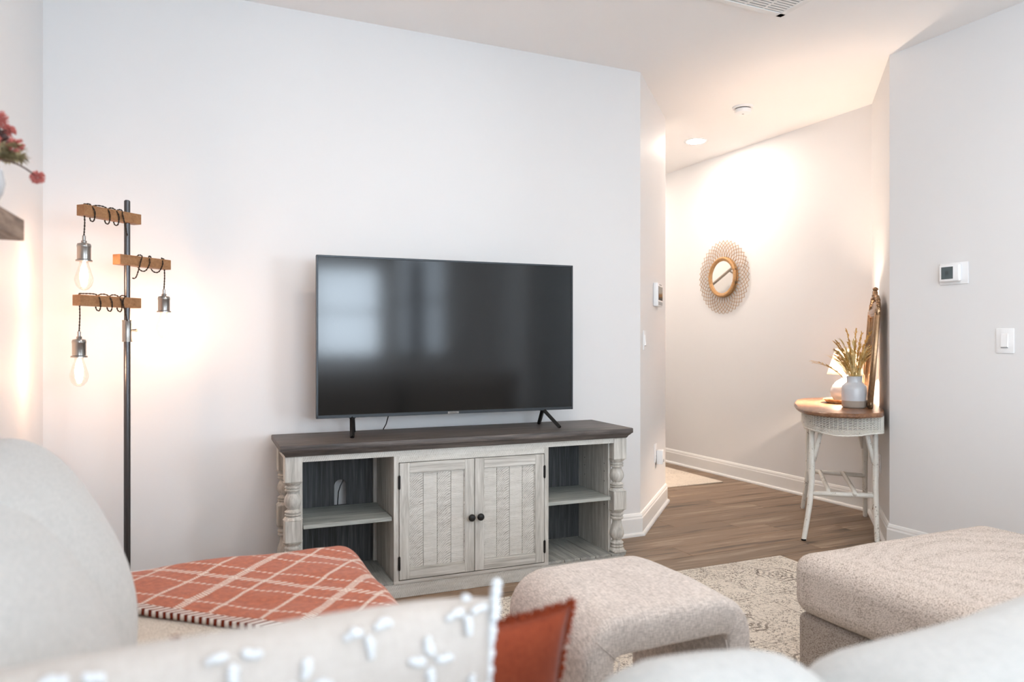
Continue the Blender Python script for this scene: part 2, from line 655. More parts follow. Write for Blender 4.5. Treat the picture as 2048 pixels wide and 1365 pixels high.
def lathe(bm, prof, seg=24, c=(0, 0, 0), mat=None):
    """prof: (radius, z) list from bottom to top"""
    b = B()
    rings = []
    for r, z in prof:
        if r < 1e-6:
            rings.append([b.verts.new((c[0], c[1], c[2] + z))])
        else:
            rings.append([b.verts.new((c[0] + r * math.cos(2 * PI * k / seg), c[1] + r * math.sin(2 * PI * k / seg), c[2] + z)) for k in range(seg)])
    for i in range(len(rings) - 1):
        p, q = rings[i], rings[i + 1]
        for k in range(seg):
            if len(p) == 1 and len(q) == 1:
                continue
            if len(p) == 1:
                b.faces.new((p[0], q[(k + 1) % seg], q[k]))
            elif len(q) == 1:
                b.faces.new((p[k], p[(k + 1) % seg], q[0]))
            else:
                b.faces.new((p[k], p[(k + 1) % seg], q[(k + 1) % seg], q[k]))
    if len(rings[0]) > 1:
        b.faces.new(rings[0][::-1])
    if len(rings[-1]) > 1:
        b.faces.new(rings[-1])
    if mat is not None:
        b.transform(mat)
    return merge(bm, b)


def soft_box(a, r, n=14, crown=(0, 0, 0), wr=0.0, seed=0.0, wscale=5.0):
    """cushion: rounded box of half sizes a, corner radius r, crowned faces and soft wrinkles"""
    bm = B()
    grids = []
    for ax in range(3):
        h = a[ax]
        rr = min(r, h * 0.999)
        arc = [-h + rr * (1 - math.cos(PI / 2 * t / 4)) for t in range(4)]
        flat = [(-h + rr) + (2 * (h - rr)) * t / n for t in range(n + 1)]
        arc2 = [-x for x in arc[::-1]]
        grids.append(arc + flat + arc2)
    cache = {}

    def vert(p):
        key = tuple(round(c, 6) for c in p)
        if key in cache:
            return cache[key]
        v = Vector(p)
        rad = [min(r, a[i] * 0.999) for i in range(3)]
        inner = Vector([max(-(a[i] - rad[i]), min(a[i] - rad[i], v[i])) for i in range(3)])
        d = Vector([(v[i] - inner[i]) / rad[i] for i in range(3)])
        if d.length > 1e-9:
            d.normalize()
            v = Vector([inner[i] + d[i] * rad[i] for i in range(3)])
        q = v.copy()
        for i in range(3):
            j, k = (i + 1) % 3, (i + 2) % 3
            s = (1 - (v[j] / a[j]) ** 2) * (1 - (v[k] / a[k]) ** 2)
            q[i] += crown[i] * max(0, s) * (v[i] / a[i])
        if wr:
            nv = noise.noise(Vector((q.x * wscale + seed, q.y * wscale, q.z * wscale - seed)))
            nd = Vector([q[i] / a[i] for i in range(3)])
            if nd.length > 0:
                q += nd.normalized() * nv * wr
        bv = bm.verts.new(q)
        cache[key] = bv
        return bv
    for ax in range(3):
        j, k = (ax + 1) % 3, (ax + 2) % 3
        for s in (-1, 1):
            for u in range(len(grids[j]) - 1):
                for w_ in range(len(grids[k]) - 1):
                    quad = []
                    for du, dw in ((0, 0), (1, 0), (1, 1), (0, 1)):
                        p = [0, 0, 0]
                        p[ax] = s * a[ax]
                        p[j] = grids[j][u + du]
                        p[k] = grids[k][w_ + dw]
                        quad.append(vert(p))
                    if len(set(quad)) == 4:
                        try:
                            bm.faces.new(quad)
                        except ValueError:
                            pass
    bmesh.ops.recalc_face_normals(bm, faces=bm.faces)
    return bm


def pillow(w_, h_, t_, n=28, wr=0.004, seed=0.0, sag=0.012, ear=0.012):
    """throw pillow in the XZ plane, y is thickness, base at z=0"""
    bm = B()
    gr = {}
    for s in (-1, 1):
        for i in range(n + 1):
            for j in range(n + 1):
                u = -1 + 2 * i / n
                v = -1 + 2 * j / n
                edge = i in (0, n) or j in (0, n)
                if s == 1 and edge:
                    gr[(s, i, j)] = gr[(-1, i, j)]
                    continue
                e = ((1 - u * u) ** 0.45) * ((1 - v * v) ** 0.45) if not edge else 0
                x = u * w_ / 2 * (1 - sag / w_ * 2 * (1 - v * v)) + ear * u * (v * v) ** 2 * 0.3
                z = v * h_ / 2 * (1 - sag / h_ * 2 * (1 - u * u)) + ear * v * (u * u) ** 2
                y = s * t_ / 2 * e
                nv = noise.noise(Vector((x * 7 + seed, s * 3, z * 7)))
                y += nv * wr * (1 if not edge else 0.4)
                gr[(s, i, j)] = bm.verts.new((x, y, z + h_ / 2))
    for s in (-1, 1):
        for i in range(n):
            for j in range(n):
                bm.faces.new((gr[(s, i, j)], gr[(s, i + 1, j)], gr[(s, i + 1, j + 1)], gr[(s, i, j + 1)]))
    bmesh.ops.recalc_face_normals(bm, faces=bm.faces)
    return bm


def copy_tree(o, parent=None):
    c = o.copy()
    C.objects.link(c)
    c.parent = parent
    for ch in list(o.children):
        copy_tree(ch, c)
    return c


def text_mesh(name, body, size, mat, parent, loc, rot, depth=0.0004):
    cu = bpy.data.curves.new('letters', 'FONT')
    cu.body = body
    cu.size = size
    cu.align_x = 'CENTER'
    cu.align_y = 'CENTER'
    cu.extrude = depth
    to = bpy.data.objects.new('letters', cu)
    C.objects.link(to)
    dg = bpy.context.evaluated_depsgraph_get()
    me = bpy.data.meshes.new_from_object(to.evaluated_get(dg))
    bpy.data.objects.remove(to)
    o = bpy.data.objects.new(name, me)
    me.materials.clear()
    me.materials.append(mat)
    C.objects.link(o)
    o.parent = parent
    o.location = loc
    o.rotation_euler = rot
    return o


# ------------------------------------------------------------------ room shell
H = 2.74
T = 0.12
XL, YT = -0.504, 3.653
PC1 = (2.508, 3.653)
PC2 = (3.192, 4.337)
XF = 4.255
PR1 = (XF, 3.493)
PR2 = (3.62, 2.858)
YB = -3.0


def struct(name, bm, mat, parent=None, smooth=False):
    o = obj(name, bm, mat, parent, smooth)
    if parent is None:
        o['kind'] = 'structure'
    return o


def wall(name, p0, p1, e0=0.0, e1=0.0, z0=0.0, z1=H):
    p0, p1 = Vector(p0), Vector(p1)
    d = (p1 - p0).normalized()
    o = Vector((-d.y, d.x)) * T
    a, b = p0 - d * e0, p1 + d * e1
    return struct(name, prism(B(), [tuple(a), tuple(b), tuple(b + o), tuple(a + o)], z0, z1), M['wall'])


def wall_openings(name, p0, p1, holes, e0=0.0, e1=0.0):
    """wall with rectangular openings; holes = (s0, s1, z0, z1) along the wall"""
    p0, p1 = Vector(p0), Vector(p1)
    d = (p1 - p0).normalized()
    L = (p1 - p0).length
    o = Vector((-d.y, d.x)) * T
    bm = B()

    def piece(s0, s1, z0, z1):
        if s1 - s0 < 1e-4 or z1 - z0 < 1e-4:
            return
        a, b = p0 + d * s0, p0 + d * s1
        prism(bm, [tuple(a), tuple(b), tuple(b + o), tuple(a + o)], z0, z1)
    s = -e0
    for (a0, a1, z0, z1) in sorted(holes):
        piece(s, a0, 0, H)
        piece(a0, a1, 0, z0)
        piece(a0, a1, z1, H)
        s = a1
    piece(s, L + e1, 0, H)
    return struct(name, bm, M['wall'])


YE = 6.9
XD = 6.5
# left wall (runs +y): window added for light, behind the camera
wall_openings('wall_left', (XL, YB), (XL, YT), [(0.3, 2.2, 0.6, 2.3)], T, T)
wall('wall_tv', (XL, YT), PC1)
wall('wall_diagonal_left', PC1, PC2)
wall('wall_hall_left', PC2, (PC2[0], YE), 0, T)
wall('wall_hall_end', (PC2[0], YE), (XF, YE))
wall('wall_hall_right', (XF, YE), PR1, T, 0.05)
wall('wall_diagonal_right', PR1, PR2)
wall('wall_right', PR2, (3.62, 0.0))
wall('wall_right_rear', (3.62, -1.9), (3.62, YB))
wall('wall_right_lintel', (3.62, 0.0), (3.62, -1.9), z0=2.35)
wall('wall_dining_front', (3.74, 1.4), (XD, 1.4), 0, T)
wall('wall_dining_right', (XD, 1.4), (XD, YB), 0, T)
wall_openings('wall_back', (XD, YB), (XL, YB), [(0.15, 1.45, 0.35, 2.35), (XD - 2.85, XD - 2.15, 0.95, 2.45), (XD - 1.95, XD - 0.25, 0.93, 2.15)], 0, 0)
struct('ceiling', bx(XL - T, XD + T, YB - T, YE + T, H, H + 0.1), M['ceiling'])
floor = struct('floor', bx(XL - T, XD + T, YB - T, YE + T, -0.1, -0.0125), M['subfloor'])


# planks run along x
def Lb(y):
    if y < YT:
        return XL
    if y < PC2[1]:
        return PC1[0] + (y - YT)
    return PC2[0]


def Rb(y):
    if y < PR2[1]:
        return PR2[0]
    if y < PR1[1]:
        return PR2[0] + (y - PR2[1])
    return XF


PW, PL = 0.180, 1.22
row = 0
y = -0.6
rnd = random.Random(3)
while y < YE - 0.05:
    y1 = min(y + PW, YE)
    off = rnd.uniform(0, PL)
    l0, l1 = Lb(y + 0.001), Lb(y1 - 0.001)
    r0, r1 = Rb(y + 0.001), Rb(y1 - 0.001)
    x = math.floor((min(l0, l1) - off) / PL) * PL + off
    while x < max(r0, r1):
        a0, a1 = max(x, l0), max(x, l1)
        b0, b1 = min(x + PL, r0), min(x + PL, r1)
        if b0 - a0 > 0.02 or b1 - a1 > 0.02:
            b0, b1 = max(b0, a0 + 0.002), max(b1, a1 + 0.002)
            g = 0.0008
            cx, cy = (a0 + b0) / 2, y
            poly = [(a0 + g - cx, g), (b0 - g - cx, g), (b1 - g - cx, PW - g if y1 - y > PW - .001 else y1 - y), (a1 + g - cx, PW - g if y1 - y > PW - .001 else y1 - y)]
            b = B()
            lo = [b.verts.new((px, py, -0.012)) for px, py in poly]
            hi = [b.verts.new((px, py, -0.0012)) for px, py in poly]
            cxm = sum(p[0] for p in poly) / 4
            e = 0.0016
            tp = []
            for px, py in poly:
                tp.append(b.verts.new((px + (e if px < cxm else -e), py + (e if py < PW / 2 else -e), 0)))
            for i in range(4):
                j = (i + 1) % 4
                b.faces.new((lo[i], lo[j], hi[j], hi[i]))
                b.faces.new((hi[i], hi[j], tp[j], tp[i]))
            b.faces.new(tp)
            o = obj('plank', b, M['plank'], floor)
            o.location = (cx, cy, 0)
        x += PL
    y += PW
    row += 1
# plain board areas out of sight behind the camera and in the dining room
obj('rear_boards', bx(XL, 3.62, YB, -0.602, -0.012, 0), M['plank'], floor)
obj('dining_boards', bx(3.622, XD, YB, 1.4, -0.012, 0), M['plank'], floor)

# baseboards, swept round the room with mitred ends
BP = [(0, 0), (0.030, 0), (0.030, 0.006), (0.0275, 0.013), (0.022, 0.018), (0.0145, 0.020), (0.0145, 0.100), (0.011, 0.108), (0.011, 0.116), (0.006, 0.128), (0, 0.132)]


def baseboard(name, p0, p1, prev=None, nxt=None):
    p0, p1 = Vector(p0), Vector(p1)
    d = (p1 - p0).normalized()
    nrm = Vector((d.y, -d.x))

    def mit(pt, other, at_start):
        if other is None:
            return nrm
        o = Vector(other)
        d2 = (pt - o).normalized() if at_start else (o - pt).normalized()
        n2 = Vector((d2.y, -d2.x))
        s = (nrm + n2)
        return s / (1 + nrm.dot(n2))
    m0, m1 = mit(p0, prev, True), mit(p1, nxt, False)
    b = B()
    A = [b.verts.new((p0.x + m0.x * o, p0.y + m0.y * o, z)) for o, z in BP]
    Z = [b.verts.new((p1.x + m1.x * o, p1.y + m1.y * o, z)) for o, z in BP]
    n = len(BP)
    for i in range(n):
        j = (i + 1) % n
        b.faces.new((A[i], A[j], Z[j], Z[i]))
    b.faces.new(A)
    b.faces.new(Z[::-1])
    return struct(name, b, M['trim'])


baseboard('baseboard_left', (XL, YB), (XL, YT), None, PC1)
baseboard('baseboard_tv', (XL, YT), PC1, (XL, YB), PC2)
baseboard('baseboard_diagonal_left', PC1, PC2, (XL, YT), (PC2[0], YE))
baseboard('baseboard_hall_left', PC2, (PC2[0], YE), PC1, None)
baseboard('baseboard_hall_right', (XF, YE), PR1, None, PR2)
baseboard('baseboard_diagonal_right', PR1, PR2, (XF, YE), (3.62, 0))
baseboard('baseboard_right', PR2, (3.62, 0.0), PR1, None)


# windows behind the camera: some mirrored in the screen, others added for light
def window(name, x0, x1, z0, z1, horizontal=True, at=YB, cols=1):
    root = B()

    def bar(b, s0, s1, a0, a1, d0=-0.09, d1=-0.03):
        if horizontal:
            box(b, s0, s1, at + d0, at + d1, a0, a1)
        else:
            box(b, at + d0, at + d1, s0, s1, a0, a1)
    f = 0.05
    bar(root, x0, x1, z0, z0 + f)
    bar(root, x0, x1, z1 - f, z1)
    bar(root, x0, x0 + f, z0, z1)
    bar(root, x1 - f, x1, z0, z1)
    bar(root, x0, x1, (z0 + z1) / 2 - 0.02, (z0 + z1) / 2 + 0.02)
    for k in range(1, cols):
        s = x0 + (x1 - x0) * k / cols
        bar(root, s - 0.03, s + 0.03, z0, z1)
    wn = struct(name, root, M['trim'])
    g = B()
    bar(g, x0 + f, x1 - f, z0 + f, z1 - f, -0.064, -0.060)
    obj('pane', g, M['pane'], wn)
    c = B()
    for (s0, s1, a0, a1) in ((x0 - 0.09, x1 + 0.09, z1, z1 + 0.09), (x0 - 0.09, x1 + 0.09, z0 - 0.07, z0), (x0 - 0.09, x0, z0, z1), (x1, x1 + 0.09, z0, z1)):
        bar(c, s0, s1, a0, a1, 0.0, 0.018)
    obj('casing', c, M['trim'], wn)
    return wn


window('window_1', 0.25, 1.95, 0.93, 2.15, True, YB, 2)
window('added_left_window', -2.7, -0.8, 0.6, 2.3, False, XL, 2)  # made-up window, added for ambient light on the right wall
window('added_dining_window', 5.05, 6.35, 0.35, 2.35, True, YB, 2)  # made-up window, added to bring in light from the dining room
w4 = window('window_4', 2.15, 2.85, 0.95, 2.45, True, YB, 1)
cbm = B()
rows = []
for k in range(41):
    xx = 2.30 + 0.22 * k / 40
    yy = YB + 0.06 + 0.018 * math.sin(k * 1.15)
    rows.append((cbm.verts.new((xx, yy, 1.0)), cbm.verts.new((xx, yy, 2.25)), cbm.verts.new((xx, yy - 0.004, 2.25)), cbm.verts.new((xx, yy - 0.004, 1.0))))
for k in range(40):
    for q in range(4):
        cbm.faces.new((rows[k][q], rows[k + 1][q], rows[k + 1][(q + 1) % 4], rows[k][(q + 1) % 4]))
cbm.faces.new(rows[0])
cbm.faces.new(rows[-1][::-1])
box(cbm, 2.27, 2.55, YB + 0.05, YB + 0.07, 2.24, 2.27)
box(cbm, 2.40, 2.42, YB + 0.0, YB + 0.06, 2.245, 2.265)
cur = obj('curtain', cbm, M['brown_panel'])
tagp(cur, 'narrow brown curtain at the tall rear window, mirrored in the television', 'curtain')
rl = B()
tube(rl, [(PC2[0] + 0.06, 6.75, 1.50), (PC2[0] + 0.06, 5.2, 2.26)], 0.014, 12)
for f in (0.15, 0.5, 0.85):
    yy, zz = 6.75 - 1.55 * f, 1.50 + 0.76 * f
    tube(rl, [(PC2[0] + 0.0, yy, zz - 0.04), (PC2[0] + 0.06, yy, zz - 0.01)], 0.008, 8)
hrl = obj('handrail', rl, M['clay'], None, True)
tagp(hrl, 'sloping grey brown handrail in the hall, mirrored in the rattan mirror', 'handrail')

# ------------------------------------------------------------------ large furniture: TV stand
st = thing('tv_stand', 'whitewashed farmhouse media console with charcoal top, turned corner posts and two doors', 'tv stand', (0.398, 3.178, 0), R(-1.9))
SW, SD = 1.705, 0.43
ZT = 0.71
b = B()
# planked top with a stepped moulding under it
box(b, 0, SW, 0, SD, ZT - 0.026, ZT, bev=0.005)
obj('tabletop', b, M['stand_top'], st, True, 40)
b = B()
for (i0, z0, z1) in ((0.006, ZT - 0.036, ZT - 0.026), (0.016, ZT - 0.05, ZT - 0.036)):
    pr = [(i0, i0), (SW - i0, i0), (SW - i0, SD - 0.004), (i0, SD - 0.004)]
    j = i0 + 0.008
    pr2 = [(j, j), (SW - j, j), (SW - j, SD - 0.004), (j, SD - 0.004)]
    lo = [b.verts.new((x_, y_, z0)) for x_, y_ in pr2]
    hi = [b.verts.new((x_, y_, z1)) for x_, y_ in pr]
    b.faces.new(lo[::-1])
    b.faces.new(hi)
    for i in range(4):
        b.faces.new((lo[i], lo[(i + 1) % 4], hi[(i + 1) % 4], hi[i]))
obj('top_moulding', b, M['stand_top'], st)
F0 = 0.03            # front plane of posts
PWD = 0.072          # post width
ZA = ZT - 0.05       # underside of top
DK = 0.078           # deck height


def post_bm(cx, cy):
    b = B()
    h = PWD / 2

    def block(z0, z1, cham_lo, cham_hi):
        c = B()
        box(c, cx - h, cx + h, cy - h, cy + h, z0, z1, bev=0.003, seg=1)
        merge(b, c)
        for z, s, on in ((z0, -1, cham_lo), (z1, 1, cham_hi)):
            if on:
                lathe(b, [(h * 1.15, 0), (h * 0.98, 0.008), (h * 0.8, 0.014)] if s > 0 else [(h * 0.8, -0.014), (h * 0.98, -0.008), (h * 1.15, 0)], 16, (cx, cy, z))
    block(0.55, ZA, True, False)
    block(0.295, 0.39, True, True)
    block(DK, 0.088, False, False)

    def turned(z0, z1, wide_low):
        L = z1 - z0
        q = [(0.026, 0), (0.033, .03), (0.034, .06), (0.027, .09), (0.033, .115), (0.034, .15), (0.026, .19), (0.022, .22)]
        m = [(0.027, .28), (0.034, .38), (0.0365, .47), (0.035, .56), (0.030, .65), (0.024, .73)]
        if wide_low:
            m = [(0.032, .30), (0.0365, .38), (0.035, .48), (0.029, .58), (0.024, .68), (0.023, .75)]
        e = [(0.025, .79), (0.033, .815), (0.034, .85), (0.027, .885), (0.033, .91), (0.034, .945), (0.027, .975), (0.028, 1.0)]
        lathe(b, [(r_, z_ * L) for r_, z_ in q + m + e], 20, (cx, cy, z0))
    turned(0.404, 0.536, False)
    turned(0.100, 0.281, True)
    lathe(b, [(0.040, 0.0), (0.036, 0.008), (0.028, 0.014)], 20, (cx, cy, 0.088))
    return b


for cx_, cy_ in ((0.022 + PWD / 2, F0 + PWD / 2), (SW - 0.022 - PWD / 2, F0 + PWD / 2), (0.022 + PWD / 2, SD - 0.012 - PWD / 2), (SW - 0.022 - PWD / 2, SD - 0.012 - PWD / 2)):
    obj('post', post_bm(cx_, cy_), M['white_v'], st, True, 35)
x_in0, x_in1 = 0.022 + PWD, SW - 0.022 - PWD
DX0, DX1 = 0.487, 1.247       # outer faces of the cupboard block
obj('apron_rail', bx(x_in0, x_in1, F0 + 0.006, F0 + 0.026, ZA - 0.026, ZA), M['kerf_rail'], st)
obj('door_rail', bx(DX0 + 0.022, DX1 - 0.022, F0 + 0.004, F0 + 0.024, ZA - 0.054, ZA - 0.026), M['kerf_rail'], st)
obj('side_rail', bx(0.03, 0.05, F0 + PWD, SD - 0.012 - PWD, ZA - 0.026, ZA), M['white_h'], st)
obj('side_rail', bx(SW - 0.05, SW - 0.03, F0 + PWD, SD - 0.012 - PWD, ZA - 0.026, ZA), M['white_h'], st)
for xa in (DX0, DX1 - 0.022):
    obj('divider', bx(xa, xa + 0.022, F0 + 0.003, SD - 0.03, DK, ZA - 0.026), M['white_v'], st)
for xa in (x_in0 - 0.012, x_in1 - 0.006):
    obj('side_panel', bx(xa, xa + 0.018, F0 + 0.05, SD - 0.03, DK, ZA), M['white_v'], st)
# peg holes in the right bay
pg = B()
for z_ in (0.31, 0.34, 0.43, 0.48, 0.52):
    for y_ in (0.12, 0.33):
        tube(pg, [(x_in1 - 0.0065, y_, z_), (x_in1 - 0.0055, y_, z_)], 0.003, 8)
obj('peg_hole', pg, M['black_metal'], st)['kind'] = 'stuff'
# plinth and decks
obj('plinth', bx(0.03, SW - 0.03, F0 + 0.008, SD - 0.02, 0.0, 0.064, bev=0.002), M['kerf_rail'], st)
for (a, c_) in ((0.022, DX0), (DX1, SW - 0.022)):
    n = 5
    wdt = (c_ - a) / n
    for k in range(n):
        obj('deck_board', bx(a + k * wdt + 0.0015, a + (k + 1) * wdt - 0.0015, F0 + 0.004, SD - 0.03, 0.064, DK, bev=0.0015, seg=1), M['grey_deck'], st)
obj('cupboard_floor', bx(DX0, DX1, F0 + 0.003, SD - 0.03, 0.064, DK), M['white_h'], st)
# back board with rounded cable slots
def slot_panel(x0, x1, z0, z1, sx, sw, sz0, sz1):
    b = B()
    y0, y1 = SD - 0.03, SD - 0.02
    box(b, x0, sx - sw / 2, y0, y1, z0, z1)
    box(b, sx + sw / 2, x1, y0, y1, z0, z1)
    box(b, sx - sw / 2, sx + sw / 2, y0, y1, z0, sz0)
    r_ = sw / 2
    zc = sz1 - r_
    pts = [(sx - r_, z1), (sx - r_, zc)] + [(sx - r_ * math.cos(PI * t / 12), zc + r_ * math.sin(PI * t / 12)) for t in range(1, 12)] + [(sx + r_, zc), (sx + r_, z1)]
    # upper piece in vertical strips
    arc = pts[1:-1]
    for i in range(len(arc) - 1):
        (xa, za), (xb, zb) = arc[i], arc[i + 1]
        v = [b.verts.new(p) for p in ((xa, y0, za), (xb, y0, zb), (xb, y0, z1), (xa, y0, z1), (xa, y1, za), (xb, y1, zb), (xb, y1, z1), (xa, y1, z1))]
        b.faces.new(v[0:4])
        b.faces.new(v[4:8][::-1])
        b.faces.new((v[0], v[4], v[5], v[1]))
    return b


obj('back_panel', slot_panel(x_in0 - 0.01, DX0 + 0.001, DK, ZA, 0.315, 0.058, 0.36, 0.482), M['stand_back'], st)
obj('back_panel', slot_panel(DX1 - 0.001, x_in1 + 0.01, DK, ZA, 1.30, 0.058, 0.36, 0.482), M['stand_back'], st)
# white stile against the back beside each divider
obj('back_stile', bx(DX0 - 0.016, DX0, SD - 0.045, SD - 0.030, DK, ZA - 0.026), M['white_v'], st)
for (a, c_) in ((x_in0 + 0.006, DX0 - 0.003), (DX1 + 0.003, x_in1 - 0.008)):
    obj('shelf', bx(a, c_, F0 + 0.022, SD - 0.047, 0.344, 0.362, bev=0.0015, seg=1), M['grey_board'], st)


def door(x0, x1, arcs, hinge_x):
    d = obj('door', B(), M['white_v'], st)
    z0, z1 = DK + 0.004, ZA - 0.057
    y0, y1 = F0 + 0.000, F0 + 0.018
    s = 0.046
    me = B()
    obj('door_stile', bx(x0, x0 + s, y0, y1, z0, z1, bev=0.0012, seg=1), M['white_v'], d)
    obj('door_stile', bx(x1 - s, x1, y0, y1, z0, z1, bev=0.0012, seg=1), M['white_v'], d)
    obj('door_crossrail', bx(x0 + s, x1 - s, y0, y1, z0, z0 + s, bev=0.0012, seg=1), M['white_h'], d)
    obj('door_crossrail', bx(x0 + s, x1 - s, y0, y1, z1 - s, z1, bev=0.0012, seg=1), M['white_h'], d)
    n = 4
    wd = (x1 - x0 - 2 * s) / n
    for k in range(n):
        xa = x0 + s + k * wd
        bmk = bx(0.0007, wd - 0.0007, 0, 0.006, 0, z1 - z0 - 2 * s, bev=0.0012, seg=1)
        p = obj('door_plank', bmk, M['kerf_arc'] if k in arcs else M['kerf_cross'], d)
        p.location = (xa, y0 + 0.009, z0 + s)
    # bead round the panel
    bd = B()
    for (a0, a1, c0, c1) in ((x0 + s, x1 - s, z0 + s, z0 + s + 0.004), (x0 + s, x1 - s, z1 - s - 0.004, z1 - s), (x0 + s, x0 + s + 0.004, z0 + s, z1 - s), (x1 - s - 0.004, x1 - s, z0 + s, z1 - s)):
        box(bd, a0, a1, y0 + 0.004, y0 + 0.010, c0, c1)
    obj('bead', bd, M['white_h'], d)
    # a backing board is the door's own mesh
    bmesh_ = bx(x0 + 0.01, x1 - 0.01, y0 + 0.0155, y1 + 0.001, z0 + 0.01, z1 - 0.01)
    bmesh_.to_mesh(d.data)
    bmesh_.free()
    for zc in (z0 + 0.075, z1 - 0.085):
        hb = B()
        box(hb, hinge_x - 0.005, hinge_x + 0.005, y0 - 0.004, y0 + 0.006, zc - 0.028, zc + 0.028)
        tube(hb, [(hinge_x, y0 - 0.003, zc - 0.031), (hinge_x, y0 - 0.003, zc + 0.031)], 0.0035, 10)
        obj('hinge', hb, M['black_metal'], d)
    kx = x1 - 0.02 if hinge_x < x1 - 0.1 else x0 + 0.02
    kb = lathe(B(), [(0.006, 0), (0.006, 0.012), (0.012, 0.016), (0.0165, 0.022), (0.0165, 0.028), (0.011, 0.033), (0, 0.034)], 20,
               mat=Matrix.Translation((kx, y0, 0.335)) @ Matrix.Rotation(R(90), 4, 'X'))
    obj('knob', kb, M['black_metal'], d, True, label='round black door knob')


door(0.512, 0.8655, (0, 2), 0.5105)
door(0.8685, 1.222, (1, 3), 1.2235)

# ------------------------------------------------------------------ television
tv = thing('television', 'large flat black television on two splayed legs on the media console', 'television', (0.588, 3.43, ZT), R(-2.6))
TW, TZ0, TZ1 = 1.305, 0.082, 0.832
b = B()
box(b, 0, TW, 0.0, 0.022, TZ0, TZ1, bev=0.003)
box(b, 0.12, TW - 0.12, 0.02, 0.058, TZ0 + 0.03, TZ0 + 0.46, bev=0.008)
obj('casing', b, M['black_plastic'], tv)
b = B()
bz = 0.009
for a in ((0, TW, TZ1 - bz, TZ1), (0, TW, TZ0, TZ0 + 0.015), (0, bz, TZ0, TZ1), (TW - bz, TW, TZ0, TZ1)):
    box(b, a[0], a[1], -0.004, 0.004, a[2], a[3], bev=0.001, seg=1)
obj('bezel', b, M['tv_bezel'], tv)
obj('screen', bx(bz, TW - bz, -0.0015, 0.002, TZ0 + 0.015, TZ1 - bz), M['screen'], tv)
chip = obj('logo_plate', bx(TW / 2 - 0.028, TW / 2 + 0.028, -0.0055, -0.003, TZ0 + 0.001, TZ0 + 0.012, bev=0.001, seg=1), M['metal'], tv)
text_mesh('lettering', 'SAMSUNG', 0.0085, M['black_plastic'], chip, (TW / 2, -0.0058, TZ0 + 0.0062), (R(90), 0, 0))


def tvleg(apx, fx, rx):
    b = B()
    y0 = 0.012
    def strut(p, q):
        p, q = Vector(p), Vector(q)
        tube(b, [p, q], [0.0115, 0.0105], 4)
    strut((apx, y0, TZ0 + 0.005), (fx, -0.105, 0.004))
    strut((apx, y0, TZ0 + 0.005), (rx, 0.095, 0.004))
    box(b, apx - 0.016, apx + 0.016, 0.002, 0.024, TZ0 - 0.004, TZ0 + 0.008, bev=0.003, seg=1)
    return b


obj('leg', tvleg(0.165, 0.145, 0.185), M['black_metal'], tv)
obj('leg', tvleg(TW - 0.165, TW - 0.125, TW - 0.15), M['black_metal'], tv)
cb = B()
tube(cb, [(0.36, 0.05, TZ0 + 0.1), (0.362, 0.085, TZ0 + 0.03), (0.350, 0.13, 0.03), (0.345, 0.165, 0.004), (0.345, 0.19, -0.05)], 0.0028, 8)
obj('power_cable', cb, M['black_plastic'], tv, True)
c2 = B()
tube(c2, [(0.335, 0.423, 0.53), (0.33, 0.419, 0.47), (0.318, 0.416, 0.45), (0.308, 0.415, 0.42), (0.304, 0.414, 0.37), (0.303, 0.414, 0.30)], 0.0028, 8)
obj('cable', c2, M['black_plastic'], st, True, label='thin black cable behind the back board slot')

# ------------------------------------------------------------------ sofa with chaise wing (camera looks over its back)
sf = thing('sectional_sofa', 'large pale grey sectional sofa with chaise wing under the rust throw', 'sofa', (0, 0, 0))


def soft(name, c, a, r, mat, parent, n=12, crown=(0, 0, 0), wr=0.0, seed=0.0, rot=None, ws=5.0, label=None):
    bm = soft_box(a, r, n, crown, wr, seed, ws)
    if rot:
        bm.transform(Matrix.Rotation(rot[0], 4, rot[1]))
    bm.transform(Matrix.Translation(c))
    return obj(name, bm, mat, parent, True, label=label)


soft('base', (1.11, 0.66, 0.16), (1.59, 0.39, 0.13), 0.03, M['sofa'], sf, 6)
soft('chaise_base', (0.025, 1.70, 0.155), (0.480, 0.66, 0.125), 0.03, M['sofa'], sf, 6)
for lx, ly in ((-0.4, 0.33), (2.62, 0.33), (2.62, 0.98), (0.5, 2.28), (-0.4, 2.28)):
    obj('leg', bx(lx - 0.025, lx + 0.025, ly - 0.025, ly + 0.025, 0.0092 if lx > 0.3 else 0.0, 0.034), M['black_metal'], sf)
soft('chaise_cushion', (0.028, 1.68, 0.375), (0.485, 0.725, 0.095), 0.06, M['sofa_seat'], sf, 12, (0, 0, 0.010), 0.003, 2, label='cream textured chaise seat')
soft('seat_cushion', (1.15, 0.70, 0.365), (0.55, 0.35, 0.085), 0.05, M['sofa_seat'], sf, 10, (0, 0, 0.012))
soft('seat_cushion', (0.06, 0.635, 0.365), (0.52, 0.30, 0.080), 0.05, M['sofa_seat'], sf, 10, (0, 0, 0.006))
soft('seat_cushion', (2.22, 0.70, 0.365), (0.50, 0.35, 0.085), 0.05, M['sofa_seat'], sf, 10, (0, 0, 0.012))
soft('back_cushion', (2.05, 0.46, 0.585), (0.50, 0.12, 0.225), 0.075, M['sofa'], sf, 14, (0.0, 0.03, 0.02), 0.014, 5.2)
soft('sofa_back', (1.11, 0.265, 0.45), (1.61, 0.055, 0.41), 0.05, M['sofa'], sf, 8)
soft('side_back', (-0.455, 1.10, 0.40), (0.042, 0.80, 0.36), 0.035, M['sofa'], sf, 8)
